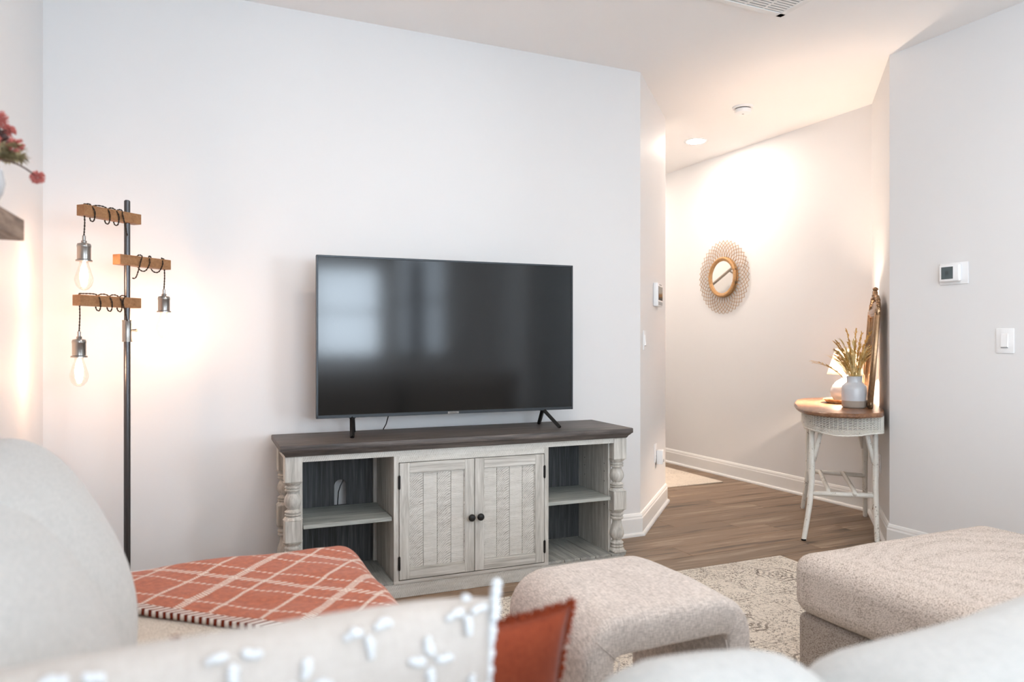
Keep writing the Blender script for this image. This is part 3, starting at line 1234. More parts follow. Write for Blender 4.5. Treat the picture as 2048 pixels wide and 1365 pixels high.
# the two tall cushions against the left wall
def bulge_cushion(cx, cy, cz, ax, ay, az, seed, lean):
    bm = soft_box((ax, ay, az), 0.075, 16, (0.05, 0.01, 0.015), 0.012, seed, 4.0)
    # thicker at the bottom, slim rounded top
    for v in bm.verts:
        t_ = (v.co.z + az) / (2 * az)
        k = 1.0 - 0.40 * max(0, t_) ** 3.0
        v.co.x = (v.co.x + ax) * k - ax
    bm.transform(Matrix.Rotation(lean, 4, 'Y'))
    bm.transform(Matrix.Translation((cx, cy, cz)))
    return bm


obj('back_cushion', bulge_cushion(-0.262, 1.50, 0.704, 0.150, 0.31, 0.252, 1.7, R(-3)), M['sofa'], sf, True)
obj('back_cushion', bulge_cushion(-0.240, 1.00, 0.700, 0.160, 0.32, 0.235, 6.3, R(-3)), M['sofa'], sf, True)
# back cushions along the sofa back, tops just in view at lower right
soft('back_cushion', (0.515, 0.60, 0.585), (0.15, 0.10, 0.215), 0.085, M['sofa'], sf, 14, (0.0, 0.03, 0.02), 0.012, 3.1)
soft('back_cushion', (1.04, 0.52, 0.585), (0.43, 0.12, 0.225), 0.075, M['sofa'], sf, 16, (0.0, 0.03, 0.02), 0.014, 8.2)

# ------------------------------------------------------------------ throw over the chaise
EX, EYF, ZS, RR = 0.542, 2.425, 0.489, 0.075


def drape(x_, y_):
    """fold a flat point over the chaise's right and far edges"""
    dz = 0.0

    def fold(s, edge):
        if s <= edge - RR:
            return s, 0.0
        q = s - (edge - RR)
        if q < RR * PI / 2:
            an = q / RR
            return edge - RR + RR * math.sin(an), -(RR - RR * math.cos(an))
        return edge + 0.004, -RR - (q - RR * PI / 2)
    xx, d1 = fold(x_, EX)
    yy, d2 = fold(y_, EYF)
    nz = noise.noise(Vector((x_ * 5, y_ * 5, 0))) * 0.010 + noise.noise(Vector((x_ * 14, y_ * 14, 3))) * 0.003
    return Vector((xx, yy, ZS + d1 + d2 + nz * (1 if d1 + d2 > -0.06 else 0.3) + 0.008))


E2 = Vector((math.cos(R(-42)), math.sin(R(-42))))
E1 = Vector((math.cos(R(52)), math.sin(R(52))))
OR = Vector((-0.094, 2.038))
bl = thing('throw_blanket', 'rust red throw with cream windowpane stripes over the chaise end', 'blanket', (0, 0, 0))


def cloth(a0, a1, b0, b1, na, nb, mat, name, th, lift=0.0, lim=True):
    bm = B()
    uvl = bm.loops.layers.uv.new('UVMap')
    g = {}
    for i in range(na + 1):
        for j in range(nb + 1):
            a = a0 + (a1 - a0) * i / na
            bb = b0 + (b1 - b0) * j / nb
            p = OR + E2 * a + E1 * bb
            q = drape(p.x, p.y)
            g[i, j] = (bm.verts.new(q + Vector((0, 0, lift))), a, bb, p)
    for i in range(na):
        for j in range(nb):
            cs = [g[i, j], g[i + 1, j], g[i + 1, j + 1], g[i, j + 1]]
            px = sum(c[3].x for c in cs) / 4
            py = sum(c[3].y for c in cs) / 4
            if lim and (px < -0.40 or px > 0.575 + 0.26 or py > 2.405 + 0.26 or (px - 0.575 > 0 and py - 2.405 > 0.0) or py < 1.42):
                continue
            f = bm.faces.new([c[0] for c in cs])
            for lp, c in zip(f.loops, cs):
                lp[uvl].uv = (c[1], c[2])
    for v in [v for v in bm.verts if not v.link_faces]:
        bm.verts.remove(v)
    o = obj(name, bm, mat, bl, True)
    md = o.modifiers.new('thick', 'SOLIDIFY')
    md.thickness = th
    md.offset = -1
    return o


cloth(-0.55, 0.9, 0.012, 1.0, 110, 80, M['blanket'], 'woven_field', 0.010)
cloth(-0.55, 0.44, -0.014, 0.014, 90, 4, M['hem'], 'hem', 0.016, 0.002)

# ------------------------------------------------------------------ rug, stool, ottoman
rg = obj('area_rug', bx(0.25, 2.856, 0.35, 2.955, 0.0005, 0.009, bev=0.003, seg=1), M['rug'])
rg.rotation_euler = (0, 0, R(-1.0))
rg.location = (0.02, 0.065, 0)
tagp(rg, 'faded cream rug with grey patchwork medallions under the ottomans', 'rug')
hr = obj('hall_runner', bx(3.36, 4.05, 4.73, 5.60, 0.0005, 0.008, bev=0.002, seg=1), M['hall_rug'])
tagp(hr, 'pale cream runner with grey veins on the hall floor', 'rug')

# arched stool: waterfall top running down into two legs
sto = thing('arched_stool', 'small grey beige linen stool with waterfall sides and open arch', 'stool', (0.915, 1.565, 0))
W_, D_, H_ = 0.53, 0.47, 0.452
ro, ri, th = 0.115, 0.018, 0.085
outer = [(0, 0.012)] + [(ro - ro * math.cos(PI / 2 * t / 8), H_ - ro + ro * math.sin(PI / 2 * t / 8)) for t in range(9)] \
    + [(W_ - ro + ro * math.sin(PI / 2 * t / 8), H_ - ro + ro * math.cos(PI / 2 * t / 8)) for t in range(9)] + [(W_, 0.012)]
zi = H_ - th - 0.012
inner = [(th, 0.012)] + [(th + ri - ri * math.cos(PI / 2 * t / 8), zi - ri + ri * math.sin(PI / 2 * t / 8)) for t in range(9)] \
    + [(W_ - th - ri + ri * math.sin(PI / 2 * t / 8), zi - ri + ri * math.cos(PI / 2 * t / 8)) for t in range(9)] + [(W_ - th, 0.012)]
# resample both lines to the same count
def resample(pl_, n):
    ds = [0]
    for i in range(1, len(pl_)):
        ds.append(ds[-1] + math.dist(pl_[i], pl_[i - 1]))
    out = []
    for k in range(n + 1):
        s = ds[-1] * k / n
        i = max(j for j in range(len(ds)) if ds[j] <= s + 1e-9)
        i = min(i, len(ds) - 2)
        f = (s - ds[i]) / max(1e-9, ds[i + 1] - ds[i])
        out.append((pl_[i][0] + (pl_[i + 1][0] - pl_[i][0]) * f, pl_[i][1] + (pl_[i + 1][1] - pl_[i][1]) * f))
    return out


NS = 60
outer, inner = resample(outer, NS), resample(inner, NS)
bm = B()
ys = [0, 0.004, 0.012, 0.025, 0.045] + [0.045 + (D_ - 0.09) * t / 12 for t in range(1, 12)] + [D_ - 0.045, D_ - 0.025, D_ - 0.012, D_ - 0.004, D_]


def inset(yv):
    e = min(yv, D_ - yv)
    rr = 0.028
    if e >= rr:
        return 0.0
    return rr - math.sqrt(max(0, rr * rr - (rr - e) ** 2))


go, gi = {}, {}
for k, yv in enumerate(ys):
    ins = inset(yv)
    for i in range(NS + 1):
        ox, oz = outer[i]
        ix, iz = inner[i]
        dx, dz = ix - ox, iz - oz
        L_ = math.hypot(dx, dz)
        dx, dz = dx / L_, dz / L_
        cr = 0.010 * math.sin(PI * yv / D_) * max(0, math.sin(PI * i / NS)) ** 0.5
        nv = noise.noise(Vector((ox * 6, yv * 6, oz * 6))) * 0.004
        go[k, i] = bm.verts.new((ox + dx * (ins - cr - nv), yv, oz + dz * (ins - cr - nv)))
        gi[k, i] = bm.verts.new((ix - dx * ins * 0.35, yv, iz - dz * ins * 0.35))
for k in range(len(ys) - 1):
    for i in range(NS):
        bm.faces.new((go[k, i], go[k, i + 1], go[k + 1, i + 1], go[k + 1, i]))
        bm.faces.new((gi[k, i], gi[k + 1, i], gi[k + 1, i + 1], gi[k, i + 1]))
    for i in (0, NS):
        bm.faces.new((go[k, i], go[k + 1, i], gi[k + 1, i], gi[k, i]))
for k in (0, len(ys) - 1):
    for i in range(NS):
        bm.faces.new((go[k, i], gi[k, i], gi[k, i + 1], go[k, i + 1]))
obj('upholstery', bm, M['stool'], sto, True, 50)
for xa in (0.02, W_ - th + 0.015):
    for ya in (0.04, D_ - 0.09):
        obj('foot', bx(xa, xa + 0.05, ya, ya + 0.05, 0.0092, 0.02), M['black_metal'], sto)
# seams along the mitred corners of the front
sm = B()
for s_ in (0, 1):
    f = (lambda x_: x_) if s_ == 0 else (lambda x_: W_ - x_)
    tube(sm, [(f(0.028), -0.0005, H_ - 0.045), (f(th + 0.008), -0.0012, zi - 0.01)], 0.0014, 6)
    tube(sm, [(f(th + 0.006), -0.0005, 0.02), (f(th + 0.006), -0.0005, zi - 0.035), (f(th + 0.012), -0.0005, zi - 0.012)], 0.0018, 6)
obj('seam', sm, M['stool'], sto, True)['kind'] = 'stuff'

ot = thing('tweed_ottoman', 'large square beige tweed ottoman with loose top cushion at right', 'ottoman', (2.36, 1.47, 0))
soft('top_cushion', (0, 0, 0.345), (0.492, 0.385, 0.098), 0.055, M['ottoman'], ot, 16, (0.006, 0.006, 0.014), 0.004, 4.4)
soft('base', (0.01, 0, 0.135), (0.480, 0.375, 0.112), 0.025, M['ottoman_base'], ot, 10)
for lx, ly in ((-0.42, -0.31), (0.42, -0.31), (-0.42, 0.31), (0.42, 0.31)):
    obj('foot', bx(lx - 0.02, lx + 0.02, ly - 0.02, ly + 0.02, 0.009, 0.026), M['black_metal'], ot)

# ------------------------------------------------------------------ throw pillows in front of the lens
cp = thing('tufted_pillow', 'blurred cream throw pillow with white tufted diamond flowers nearest the lens', 'pillow', (0.045, 0.741, 0.454), 0, rot=(R(5), 0, R(2)))
PWc, PHc = 0.52, 0.44
obj('cover', pillow(PWc, PHc, 0.13, 30, 0.006, 1.0, 0.002, -0.014), M['cream'], cp, True)


def blob(bm, c, r, n=1):
    t_ = bmesh.ops.create_icosphere(bm, subdivisions=n, radius=1.0)
    for v in t_['verts']:
        f = 1 + 0.25 * noise.noise(v.co * 2.2 + Vector(c) * 40)
        v.co = Vector((c[0] + v.co.x * r[0] * f, c[1] + v.co.y * r[1] * f, c[2] + v.co.z * r[2] * f))


def pillow_y(u, v, t_=0.13):
    return -t_ / 2 * (max(0, 1 - u * u) ** 0.45) * (max(0, 1 - v * v) ** 0.45)


def tuft_flower(x_, z_, s=0.0165):
    b = B()
    for k in range(4):
        an = PI / 2 * k + random.uniform(-0.15, 0.15)
        for q in range(4):
            rr = s * (0.55 + 0.22 * q)
            px, pz = x_ + math.cos(an) * rr, z_ + math.sin(an) * rr
            u, v = px / (PWc / 2), (pz - PHc / 2) / (PHc / 2)
            if abs(u) > 0.985 or abs(v) > 0.985:
                continue
            w_ = 0.0044 - 0.0004 * abs(q - 1)
            for z2 in range(2):
                blob(b, (px + random.uniform(-.002, .002), pillow_y(u, v) - 0.002, pz + random.uniform(-.002, .002)), (w_, 0.004, w_), 1)
    return b


for (x_, z_) in ((0.178, 0.390), (0.058, 0.394), (-0.06, 0.390), (0.118, 0.428), (0.0, 0.428), (-0.12, 0.428), (-0.18, 0.39), (0.222, 0.426), (0.118, 0.34), (0.0, 0.34), (-0.118, 0.34), (0.225, 0.34), (-0.23, 0.428)):
    obj('tuft', tuft_flower(x_, z_), M['tuft'], cp, True)
fr = B()
for k in range(54):
    z_ = 0.005 + k * 0.0082
    xx = PWc / 2 * (1 - 0.046 * (1 - ((z_ - PHc / 2) / (PHc / 2)) ** 2))
    for s_ in (-1, 1):
        blob(fr, (s_ * (xx + 0.003), random.uniform(-0.003, 0.003), z_), (0.007, 0.006, 0.006), 1)
fo = obj('edge_fringe', fr, M['tuft'], cp, True)
fo['kind'] = 'stuff'

rp = thing('rust_pillow', 'rust red throw pillow with frayed edges behind the tufted cream pillow', 'pillow', (0.222, 0.90, 0.435), 0, rot=(R(6), R(2.6), R(-2)))
PWr, PHr = 0.475, 0.37
obj('cover', pillow(PWr, PHr, 0.12, 26, 0.008, 5.0, 0.010, 0.012), M['rust'], rp, True)
fr = B()
for k in range(2600):
    side = random.choice((0, 0, 1, 2))
    t_ = random.uniform(-1, 1)
    if side == 0:
        u_, v_ = t_, 1.0
        d = Vector((random.uniform(-0.4, 0.4), random.uniform(-0.5, 0.5), 1))
    else:
        u_, v_ = (-1.0 if side == 1 else 1.0), t_
        d = Vector((u_, random.uniform(-0.5, 0.5), random.uniform(-0.4, 0.4)))
    x_ = u_ * PWr / 2 * (1 - 0.010 / PWr * 2 * (1 - v_ * v_)) + 0.012 * u_ * v_ ** 4 * 0.3
    z_ = v_ * PHr / 2 * (1 - 0.010 / PHr * 2 * (1 - u_ * u_)) + 0.012 * v_ * u_ ** 4 + PHr / 2
    p = Vector((x_, random.uniform(-0.004, 0.004), z_)) - d.normalized() * 0.003
    tube(fr, [p, p + d.normalized() * random.uniform(0.004, 0.011)], [0.0014, 0.0008], 3)
obj('frayed_edge', fr, M['fringe'], rp)['kind'] = 'stuff'

# ------------------------------------------------------------------ floor lamp
LX, LY = -0.173, 3.35
fl = thing('floor_lamp', 'dark metal floor lamp with three wooden arms and hanging bare bulbs', 'floor lamp', (LX, LY, 0))
obj('base', lathe(B(), [(0.14, 0), (0.14, 0.012), (0.13, 0.02), (0.03, 0.026), (0.016, 0.04), (0, 0.04)], 36), M['black_metal'], fl, True, 40)
obj('pole', lathe(B(), [(0.0125, 0.03), (0.0125, 1.186)], 20), M['pole'], fl, True, 40)
obj('upper_pole', lathe(B(), [(0.0115, 1.16), (0.0115, 1.712), (0.008, 1.716), (0, 1.716)], 20), M['pole'], fl, True, 40)
b = lathe(B(), [(0.019, 1.145), (0.019, 1.147), (0.018, 1.150), (0.018, 1.226), (0.019, 1.229), (0.019, 1.232)], 20)
obj('coupler', b, M['metal'], fl, True, 30)
AD = Vector((0.73, 0.683, 0)).normalized()
sd = Vector((0.909, -0.416, 0))
kn = B()
tube(kn, [sd * 0.018 + Vector((0, 0, 1.191)), sd * 0.036 + Vector((0, 0, 1.191))], 0.0045, 10)
tube(kn, [sd * 0.034 + Vector((0, 0, 1.191)), sd * 0.040 + Vector((0, 0, 1.191))], 0.006, 10)
obj('knob', kn, M['metal'], fl, True, 40)
az = math.atan2(AD.y, AD.x)
PN = Vector((-AD.y, AD.x, 0))


def twisted(b, pts, r=0.0017, pitch=0.022):
    """two strands wound round each other along points"""
    P = [Vector(p) for p in pts]
    ds = [0]
    for i in range(1, len(P)):
        ds.append(ds[-1] + (P[i] - P[i - 1]).length)
    L = ds[-1]
    n = max(8, int(L / 0.0035))
    cen = []
    for k in range(n + 1):
        s = L * k / n
        i = 0
        while i < len(ds) - 2 and ds[i + 1] < s:
            i += 1
        f = (s - ds[i]) / max(1e-9, ds[i + 1] - ds[i])
        # catmull-rom
        p0, p1, p2, p3 = P[max(i - 1, 0)], P[i], P[i + 1], P[min(i + 2, len(P) - 1)]
        cen.append((0.5 * ((2 * p1) + (p2 - p0) * f + (2 * p0 - 5 * p1 + 4 * p2 - p3) * f * f + (3 * p1 - p0 - 3 * p2 + p3) * f ** 3), s))
    for ph in (0, PI):
        pp = []
        for k, (c, s) in enumerate(cen):
            d = cen[min(k + 1, n)][0] - cen[max(k - 1, 0)][0]
            a, bb = frame_of(d if d.length > 0 else Vector((0, 0, 1)))
            an = 2 * PI * s / pitch + ph
            pp.append(c + (a * math.cos(an) + bb * math.sin(an)) * r * 0.85)
        tube(b, pp, r, 5)


def lamp_arm(zc, s0, s1, bulb_s, sock_top, wraps, drop_lean=0.0):
    b = B()
    h = 0.0205
    box(b, s0, s1, -0.021, 0.021, zc - h, zc + h, bev=0.0012, seg=1, mat=Matrix.Rotation(az, 4, 'Z'))
    arm = obj('arm', b, M['arm_wood'], fl, label='square wooden arm')
    # cord: from the pole, wound over the arm, down to the socket
    cb_ = B()

    def A(s, side, dz):
        return AD * s + PN * side + Vector((0, 0, zc + dz))
    hs = h + 0.004
    sg = 1 if bulb_s > 0 else -1
    start = 0.012 * sg
    pts = [A(start, -0.014, -h - 0.05), A(start + 0.01 * sg, -0.024, -h - 0.045), A(start + 0.03 * sg, -0.027, 0)]
    pts += [A(wraps[0], -0.012, hs)]
    for i, w_s in enumerate(wraps):
        pts += [A(w_s, 0.012, hs + 0.002), A(w_s + 0.006 * sg, 0.026, 0), A(w_s + 0.012 * sg, 0.014, -hs - 0.006), A(w_s + 0.018 * sg, -0.012, -hs - 0.010), A(w_s + 0.026 * sg, -0.027, -0.002), A(w_s + 0.034 * sg, -0.012, hs)]
    pts += [A(bulb_s - 0.01 * sg, 0, hs + 0.001), A(bulb_s, 0, hs)]
    twisted(cb_, pts)
    sz = sock_top
    twisted(cb_, [AD * bulb_s + Vector((0, 0, zc + h + 0.004)), AD * (bulb_s + 0.001) + Vector((0, 0, zc)), AD * (bulb_s + 0.003) + Vector((0, 0, (zc + sz) / 2)), AD * bulb_s + Vector((0, 0, sz))])
    obj('cord', cb_, M['cord'], fl, True)
    c = AD * bulb_s
    so = lathe(B(), [(0.021, -0.098), (0.0285, -0.098), (0.0285, -0.093), (0.0235, -0.090), (0.0235, -0.045), (0.0245, -0.043), (0.0245, -0.037), (0.0235, -0.035), (0.0225, -0.031), (0.009, -0.027), (0.010, -0.020), (0.006, -0.018), (0.006, 0.0), (0, 0)], 24, (c.x, c.y, sz))
    sk = obj('socket', so, M['metal'], fl, True, 35)
    bg_ = lathe(B(), [(0.014, -0.095), (0.0165, -0.110), (0.024, -0.135), (0.0315, -0.160), (0.032, -0.172), (0.027, -0.190), (0.016, -0.203), (0.007, -0.2075), (0, -0.208)], 24, (c.x, c.y, sz))
    obj('bulb_glass', bg_, M['bulb_glass'], sk, True)
    fi = lathe(B(), [(0, -0.112), (0.009, -0.118), (0.013, -0.135), (0.0145, -0.155), (0.012, -0.175), (0.006, -0.185), (0, -0.187)], 16, (c.x, c.y, sz))
    obj('glowing_filament', fi, M['filament'], sk, True)


lamp_arm(1.644, -0.205, 0.05, -0.19, 1.548, (-0.035, -0.075, -0.14))
lamp_arm(1.473, -0.05, 0.2, 0.182, 1.368, (0.06, 0.125))
lamp_arm(1.302, -0.222, 0.05, -0.21, 1.184, (-0.02, -0.065, -0.115))

# ------------------------------------------------------------------ floating shelf with vase of dried flowers
pf = [(XL, 0.2), (-0.395, 0.2), (-0.29, 1.857), (XL, 1.857)]
sh = obj('floating_shelf', prism(B(), pf, 1.361, 1.405, 0.0015), M['shelf_wood'])
tagp(sh, 'brown wooden floating shelf on the left wall at the frame edge', 'shelf')
va = thing('white_vase', 'small round white vase on the floating shelf, cut by frame edge', 'vase', (-0.352, 1.72, 1.405))
obj('body', lathe(B(), [(0.026, 0), (0.034, 0.004), (0.048, 0.03), (0.052, 0.052), (0.048, 0.075), (0.032, 0.095), (0.02, 0.103), (0.019, 0.115), (0.024, 0.122), (0.02, 0.123), (0.015, 0.11), (0, 0.10)], 32), M['ceramic'], va, True)
bq = thing('flower_bunch', 'faux bunch of dusty red blooms and sage leaves in the shelf vase', 'flowers', (-0.352, 1.72, 1.51))
o0 = Vector((-0.352, 1.72, 1.51))


def stem(pts, r=0.0016):
    return tube(B(), pts, r, 6)


def curve3(p0, p1, p2, n=10):
    return [p0 * (1 - t / n) ** 2 + p1 * 2 * (t / n) * (1 - t / n) + p2 * (t / n) ** 2 for t in range(n + 1)]


def pom(c, r):
    b = B()
    for k in range(150):
        d = Vector((random.gauss(0, 1), random.gauss(0, 1), random.gauss(0, 1))).normalized()
        q = c + d * r * random.uniform(0.8, 1.05)
        tube(b, [c + d * r * 0.2, q], [0.0006, 0.0013], 3)
    return b


def leaf(b, c, d, L, wd):
    d = d.normalized()
    a, bb = frame_of(d)
    pts = []
    n = 5
    L_, R_ = [], []
    for k in range(n + 1):
        t_ = k / n
        ww = wd * math.sin(PI * min(0.98, t_ * 0.9 + 0.08))
        cc = c + d * L * t_ + bb * (0.15 * L * t_ * t_)
        L_.append(b.verts.new(cc + a * ww))
        R_.append(b.verts.new(cc - a * ww))
    for k in range(n):
        b.faces.new((L_[k], L_[k + 1], R_[k + 1], R_[k]))


for c_, r_ in (((-0.253, 1.766, 1.481), 0.0145), ((-0.318, 1.755, 1.590), 0.018), ((-0.303, 1.775, 1.572), 0.013), ((-0.288, 1.750, 1.540), 0.016), ((-0.318, 1.70, 1.536), 0.016), ((-0.325, 1.735, 1.505), 0.014)):
    tip = Vector(c_) - o0
    mid = tip * 0.5 + Vector((0, 0, 0.03))
    s_ = obj('flower_stem', stem(curve3(Vector((0, 0, -0.02)), mid, tip)), M['stem'], bq, True)
    obj('bloom', pom(tip, r_), M['red_flower'], s_)
for c_ in ((-0.312, 1.76, 1.555), (-0.322, 1.74, 1.566)):
    tip = Vector(c_) - o0
    s_ = obj('pod_stem', stem(curve3(Vector((0, 0, -0.02)), tip * 0.5 + Vector((0, 0, 0.02)), tip)), M['stem'], bq, True)
    pb = B()
    blob(pb, tuple(tip), (0.012, 0.009, 0.009), 2)
    for k in range(3):
        leaf(pb, tip, Vector((1, random.uniform(-.6, .6), random.uniform(-.5, .2))), 0.022, 0.003)
    obj('seed_pod', pb, M['pod'], s_, True)
for k in range(7):
    tip = Vector((0.045 + 0.035 * random.random(), 0.02 + 0.05 * random.random() - 0.02 * k / 7, 0.0 + 0.035 * random.random()))
    if k == 0:
        tip = Vector((0.078, 0.055, 0.010))
    pts = curve3(Vector((0, 0, -0.02)), tip * 0.45 + Vector((0, 0, 0.012)), tip)
    s_ = obj('leafy_stem', stem(pts, 0.0012), M['sage'], bq, True)
    lb = B()
    for q in range(44):
        f = random.uniform(0.3, 1.0)
        c = pts[min(10, int(f * 10))]
        d = (tip.normalized() + Vector((random.uniform(-.9, .9), random.uniform(-.9, .9), random.uniform(-.9, .9))))
        leaf(lb, c, d, random.uniform(0.012, 0.022), 0.0042)
    obj('leaves', lb, M['sage'], s_)

# ------------------------------------------------------------------ hall: demilune table on the diagonal wall
K = math.sqrt(0.5)
TB = thing('console_table', 'painted wicker console table with brown wooden top against the hall corner', 'table', (PR2[0], PR2[1], 0), R(45))
# local x = along the wall, y = out from the wall
ZTB = 0.757
otl = [(0.04, 0.02), (0.76, 0.02), (0.93, 0.13), (0.965, 0.30), (0.86, 0.425), (0.70, 0.475), (0.42, 0.495), (0.10, 0.480), (-0.10, 0.44), (-0.23, 0.32), (-0.235, 0.18), (-0.12, 0.05)]


def rounded(poly, it=2):
    for _ in range(it):
        out = []
        n = len(poly)
        for i in range(n):
            p, q = poly[i], poly[(i + 1) % n]
            out.append((p[0] * .88 + q[0] * .12, p[1] * .88 + q[1] * .12))
            out.append((p[0] * .12 + q[0] * .88, p[1] * .12 + q[1] * .88))
        poly = out
    return poly


def scaled(poly, k, ky, c=(0.41, 0.02)):
    return [(c[0] + (x_ - c[0]) * k, c[1] + (y_ - c[1]) * ky) for x_, y_ in poly]


otr = rounded(rounded(otl, 1), 1)
b = B()
lay = [(0.985, 0.98, ZTB - 0.026), (1.0, 1.0, ZTB - 0.018), (1.0, 1.0, ZTB - 0.006), (0.99, 0.985, ZTB)]
prev = None
for k_, ky_, z_ in lay:
    vs = [b.verts.new((x_, y_, z_)) for x_, y_ in scaled(otr, k_, ky_)]
    if prev:
        for i in range(len(vs)):
            b.faces.new((prev[i], prev[(i + 1) % len(vs)], vs[(i + 1) % len(vs)], vs[i]))
    else:
        b.faces.new(vs[::-1])
    prev = vs
b.faces.new(prev)
obj('tabletop', b, M['table_wood'], TB, True, 30)
# woven apron: ribs with weavers passing in and out
ap = [p for p in rounded(scaled(otl, 0.90, 0.90), 2)]


def along(poly, n):
    ds = [0]
    m = len(poly)
    for i in range(m):
        ds.append(ds[-1] + math.dist(poly[i], poly[(i + 1) % m]))
    out = []
    for k in range(n):
        s = ds[-1] * k / n
        i = 0
        while ds[i + 1] < s:
            i += 1
        f = (s - ds[i]) / (ds[i + 1] - ds[i])
        p, q = poly[i], poly[(i + 1) % m]
        t_ = (q[0] - p[0], q[1] - p[1])
        L = math.hypot(*t_) or 1
        out.append((p[0] + t_[0] * f, p[1] + t_[1] * f, t_[1] / L, -t_[0] / L))
    return out


NR = 104
ringp = along(ap, NR * 2)
b = B()
zt = ZTB - 0.028
nw = 15
for k in range(nw):
    z_ = zt - 0.004 - k * 0.0064
    ph = 1 if k % 2 else -1
    pts = []
    for i, (x_, y_, nx, ny) in enumerate(ringp):
        o_ = 0.0034 * ph * (1 if (i // 1) % 2 else -1)
        sc = 0.012 * (math.sin(i * 2 * PI / (NR * 2) * 6) * 0.5) * (k / nw) ** 2
        pts.append((x_ + nx * o_, y_ + ny * o_, z_ + sc))
    loop_tube(b, pts, 0.0023, 4)
for i, (x_, y_, nx, ny) in enumerate(ringp):
    if i % 2 == 0:
        tube(b, [(x_, y_, zt), (x_, y_, zt - nw * 0.0062)], 0.0018, 4)
obj('wicker_apron', b, M['white_pole'], TB)['kind'] = 'stuff'
# braided edge, and a dark sheet standing for shade in the weave
b = B()
loop_tube(b, [(x_, y_, zt - nw * 0.0062 - 0.003 + 0.006 * math.sin(i * 2 * PI / (NR * 2) * 6) + 0.002 * (i % 2)) for i, (x_, y_, nx, ny) in enumerate(ringp)], 0.0045, 6)
obj('braided_edge', b, M['white_pole'], TB, True)
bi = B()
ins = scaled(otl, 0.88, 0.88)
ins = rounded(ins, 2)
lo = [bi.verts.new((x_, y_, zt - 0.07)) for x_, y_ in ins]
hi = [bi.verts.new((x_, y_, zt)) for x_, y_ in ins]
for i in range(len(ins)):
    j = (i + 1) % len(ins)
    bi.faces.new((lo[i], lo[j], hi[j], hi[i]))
obj('apron_hole_shade', bi, M['pod'], TB)  # dark sheet put behind the weave so its holes look shaded
feet = [(-0.02, 0.445), (0.855, 0.435), (0.06, 0.055), (0.745, 0.055)]
tops = [(0.055, 0.40), (0.765, 0.40), (0.10, 0.06), (0.71, 0.06)]
for (fx, fy), (tx, ty) in zip(feet, tops):
    b = B()
    zj = 0.475
    jx, jy = tx, ty
    pts = [(fx, fy, 0.0), (fx * .72 + jx * .28, fy * .72 + jy * .28, 0.07), (fx * .25 + jx * .75, fy * .25 + jy * .75, 0.20), (jx, jy, 0.33), (jx, jy, zj), (jx, jy, 0.58), (jx, jy, zt)]
    rs = [0.0135, 0.0145, 0.0155, 0.0165, 0.0165, 0.0145, 0.0145]
    # finer curve
    P = [Vector(p) for p in pts]
    tube(b, P, rs, 12)
    # wrapped band rings
    for k in range(12):
        z_ = 0.37 + k * 0.011
        tube(b, [(jx, jy, z_), (jx, jy, z_ + 0.0095)], 0.0185, 12)
    sgn = 1 if ty < 0.2 else -1
    lg = obj('leg', b, M['white_pole'], TB, True, 50)
    obj('foot_tip', lathe(B(), [(0.0137, 0.0), (0.0141, 0.010)], 12, (fx, fy, 0.0002)), M['black_metal'], lg, True, 40)
    br = B()
    tube(br, [(jx, jy + 0.010 * sgn, 0.45), (jx, jy + 0.030 * sgn, 0.54), (jx, jy + 0.072 * sgn, zt)], 0.0135, 12)
    obj('brace', br, M['white_pole'], lg, True)
# side stretchers, cross rods
b1 = B()
z1_ = 0.262
tube(b1, [(0.045, 0.41, z1_), (0.10, 0.06, z1_)], 0.014, 12)
obj('stretcher', b1, M['white_pole'], TB, True)
b1 = B()
tube(b1, [(0.772, 0.41, z1_ + 0.01), (0.71, 0.06, z1_ + 0.01)], 0.014, 12)
obj('stretcher', b1, M['white_pole'], TB, True)
for y_ in (0.31, 0.17):
    b1 = B()
    tube(b1, [(0.065, y_, z1_ + 0.006), (0.12, y_, z1_ + 0.016), (0.70, y_ + 0.02, z1_ + 0.022), (0.755, y_ + 0.02, z1_ + 0.012)], 0.0125, 12)
    obj('cross_rod', b1, M['white_pole'], TB, True)


def uvw(u, v, z):
    return (PR2[0] + (u - v) * K, PR2[1] + (u + v) * K, z)


# grey vase with dried grass
gv = thing('two_tone_vase', 'white glazed vase with bare clay foot on the console table', 'vase', uvw(0.17, 0.165, ZTB))
obj('clay_foot', lathe(B(), [(0.058, 0), (0.066, 0.005), (0.0685, 0.012), (0.0685, 0.043)], 40), M['clay'], gv, True, 40, label='unglazed grey brown foot')
obj('glazed_body', lathe(B(), [(0.0688, 0.043), (0.069, 0.05), (0.0695, 0.11), (0.066, 0.128), (0.052, 0.142), (0.044, 0.148), (0.0425, 0.154), (0.0425, 0.180), (0.0435, 0.184), (0.040, 0.185), (0.038, 0.178), (0.038, 0.15), (0, 0.148)], 40), M['ceramic'], gv, True, 50)
gr_o = Vector(uvw(0.17, 0.165, ZTB + 0.16))
dg = thing('dried_grass_bunch', 'bunch of golden dried grasses in the white and clay vase', 'dried grass', tuple(gr_o))
rv = Vector((math.cos(YAW), -math.sin(YAW), 0))     # to the right in the room as seen from the sofa
fv = Vector((math.sin(YAW), math.cos(YAW), 0))


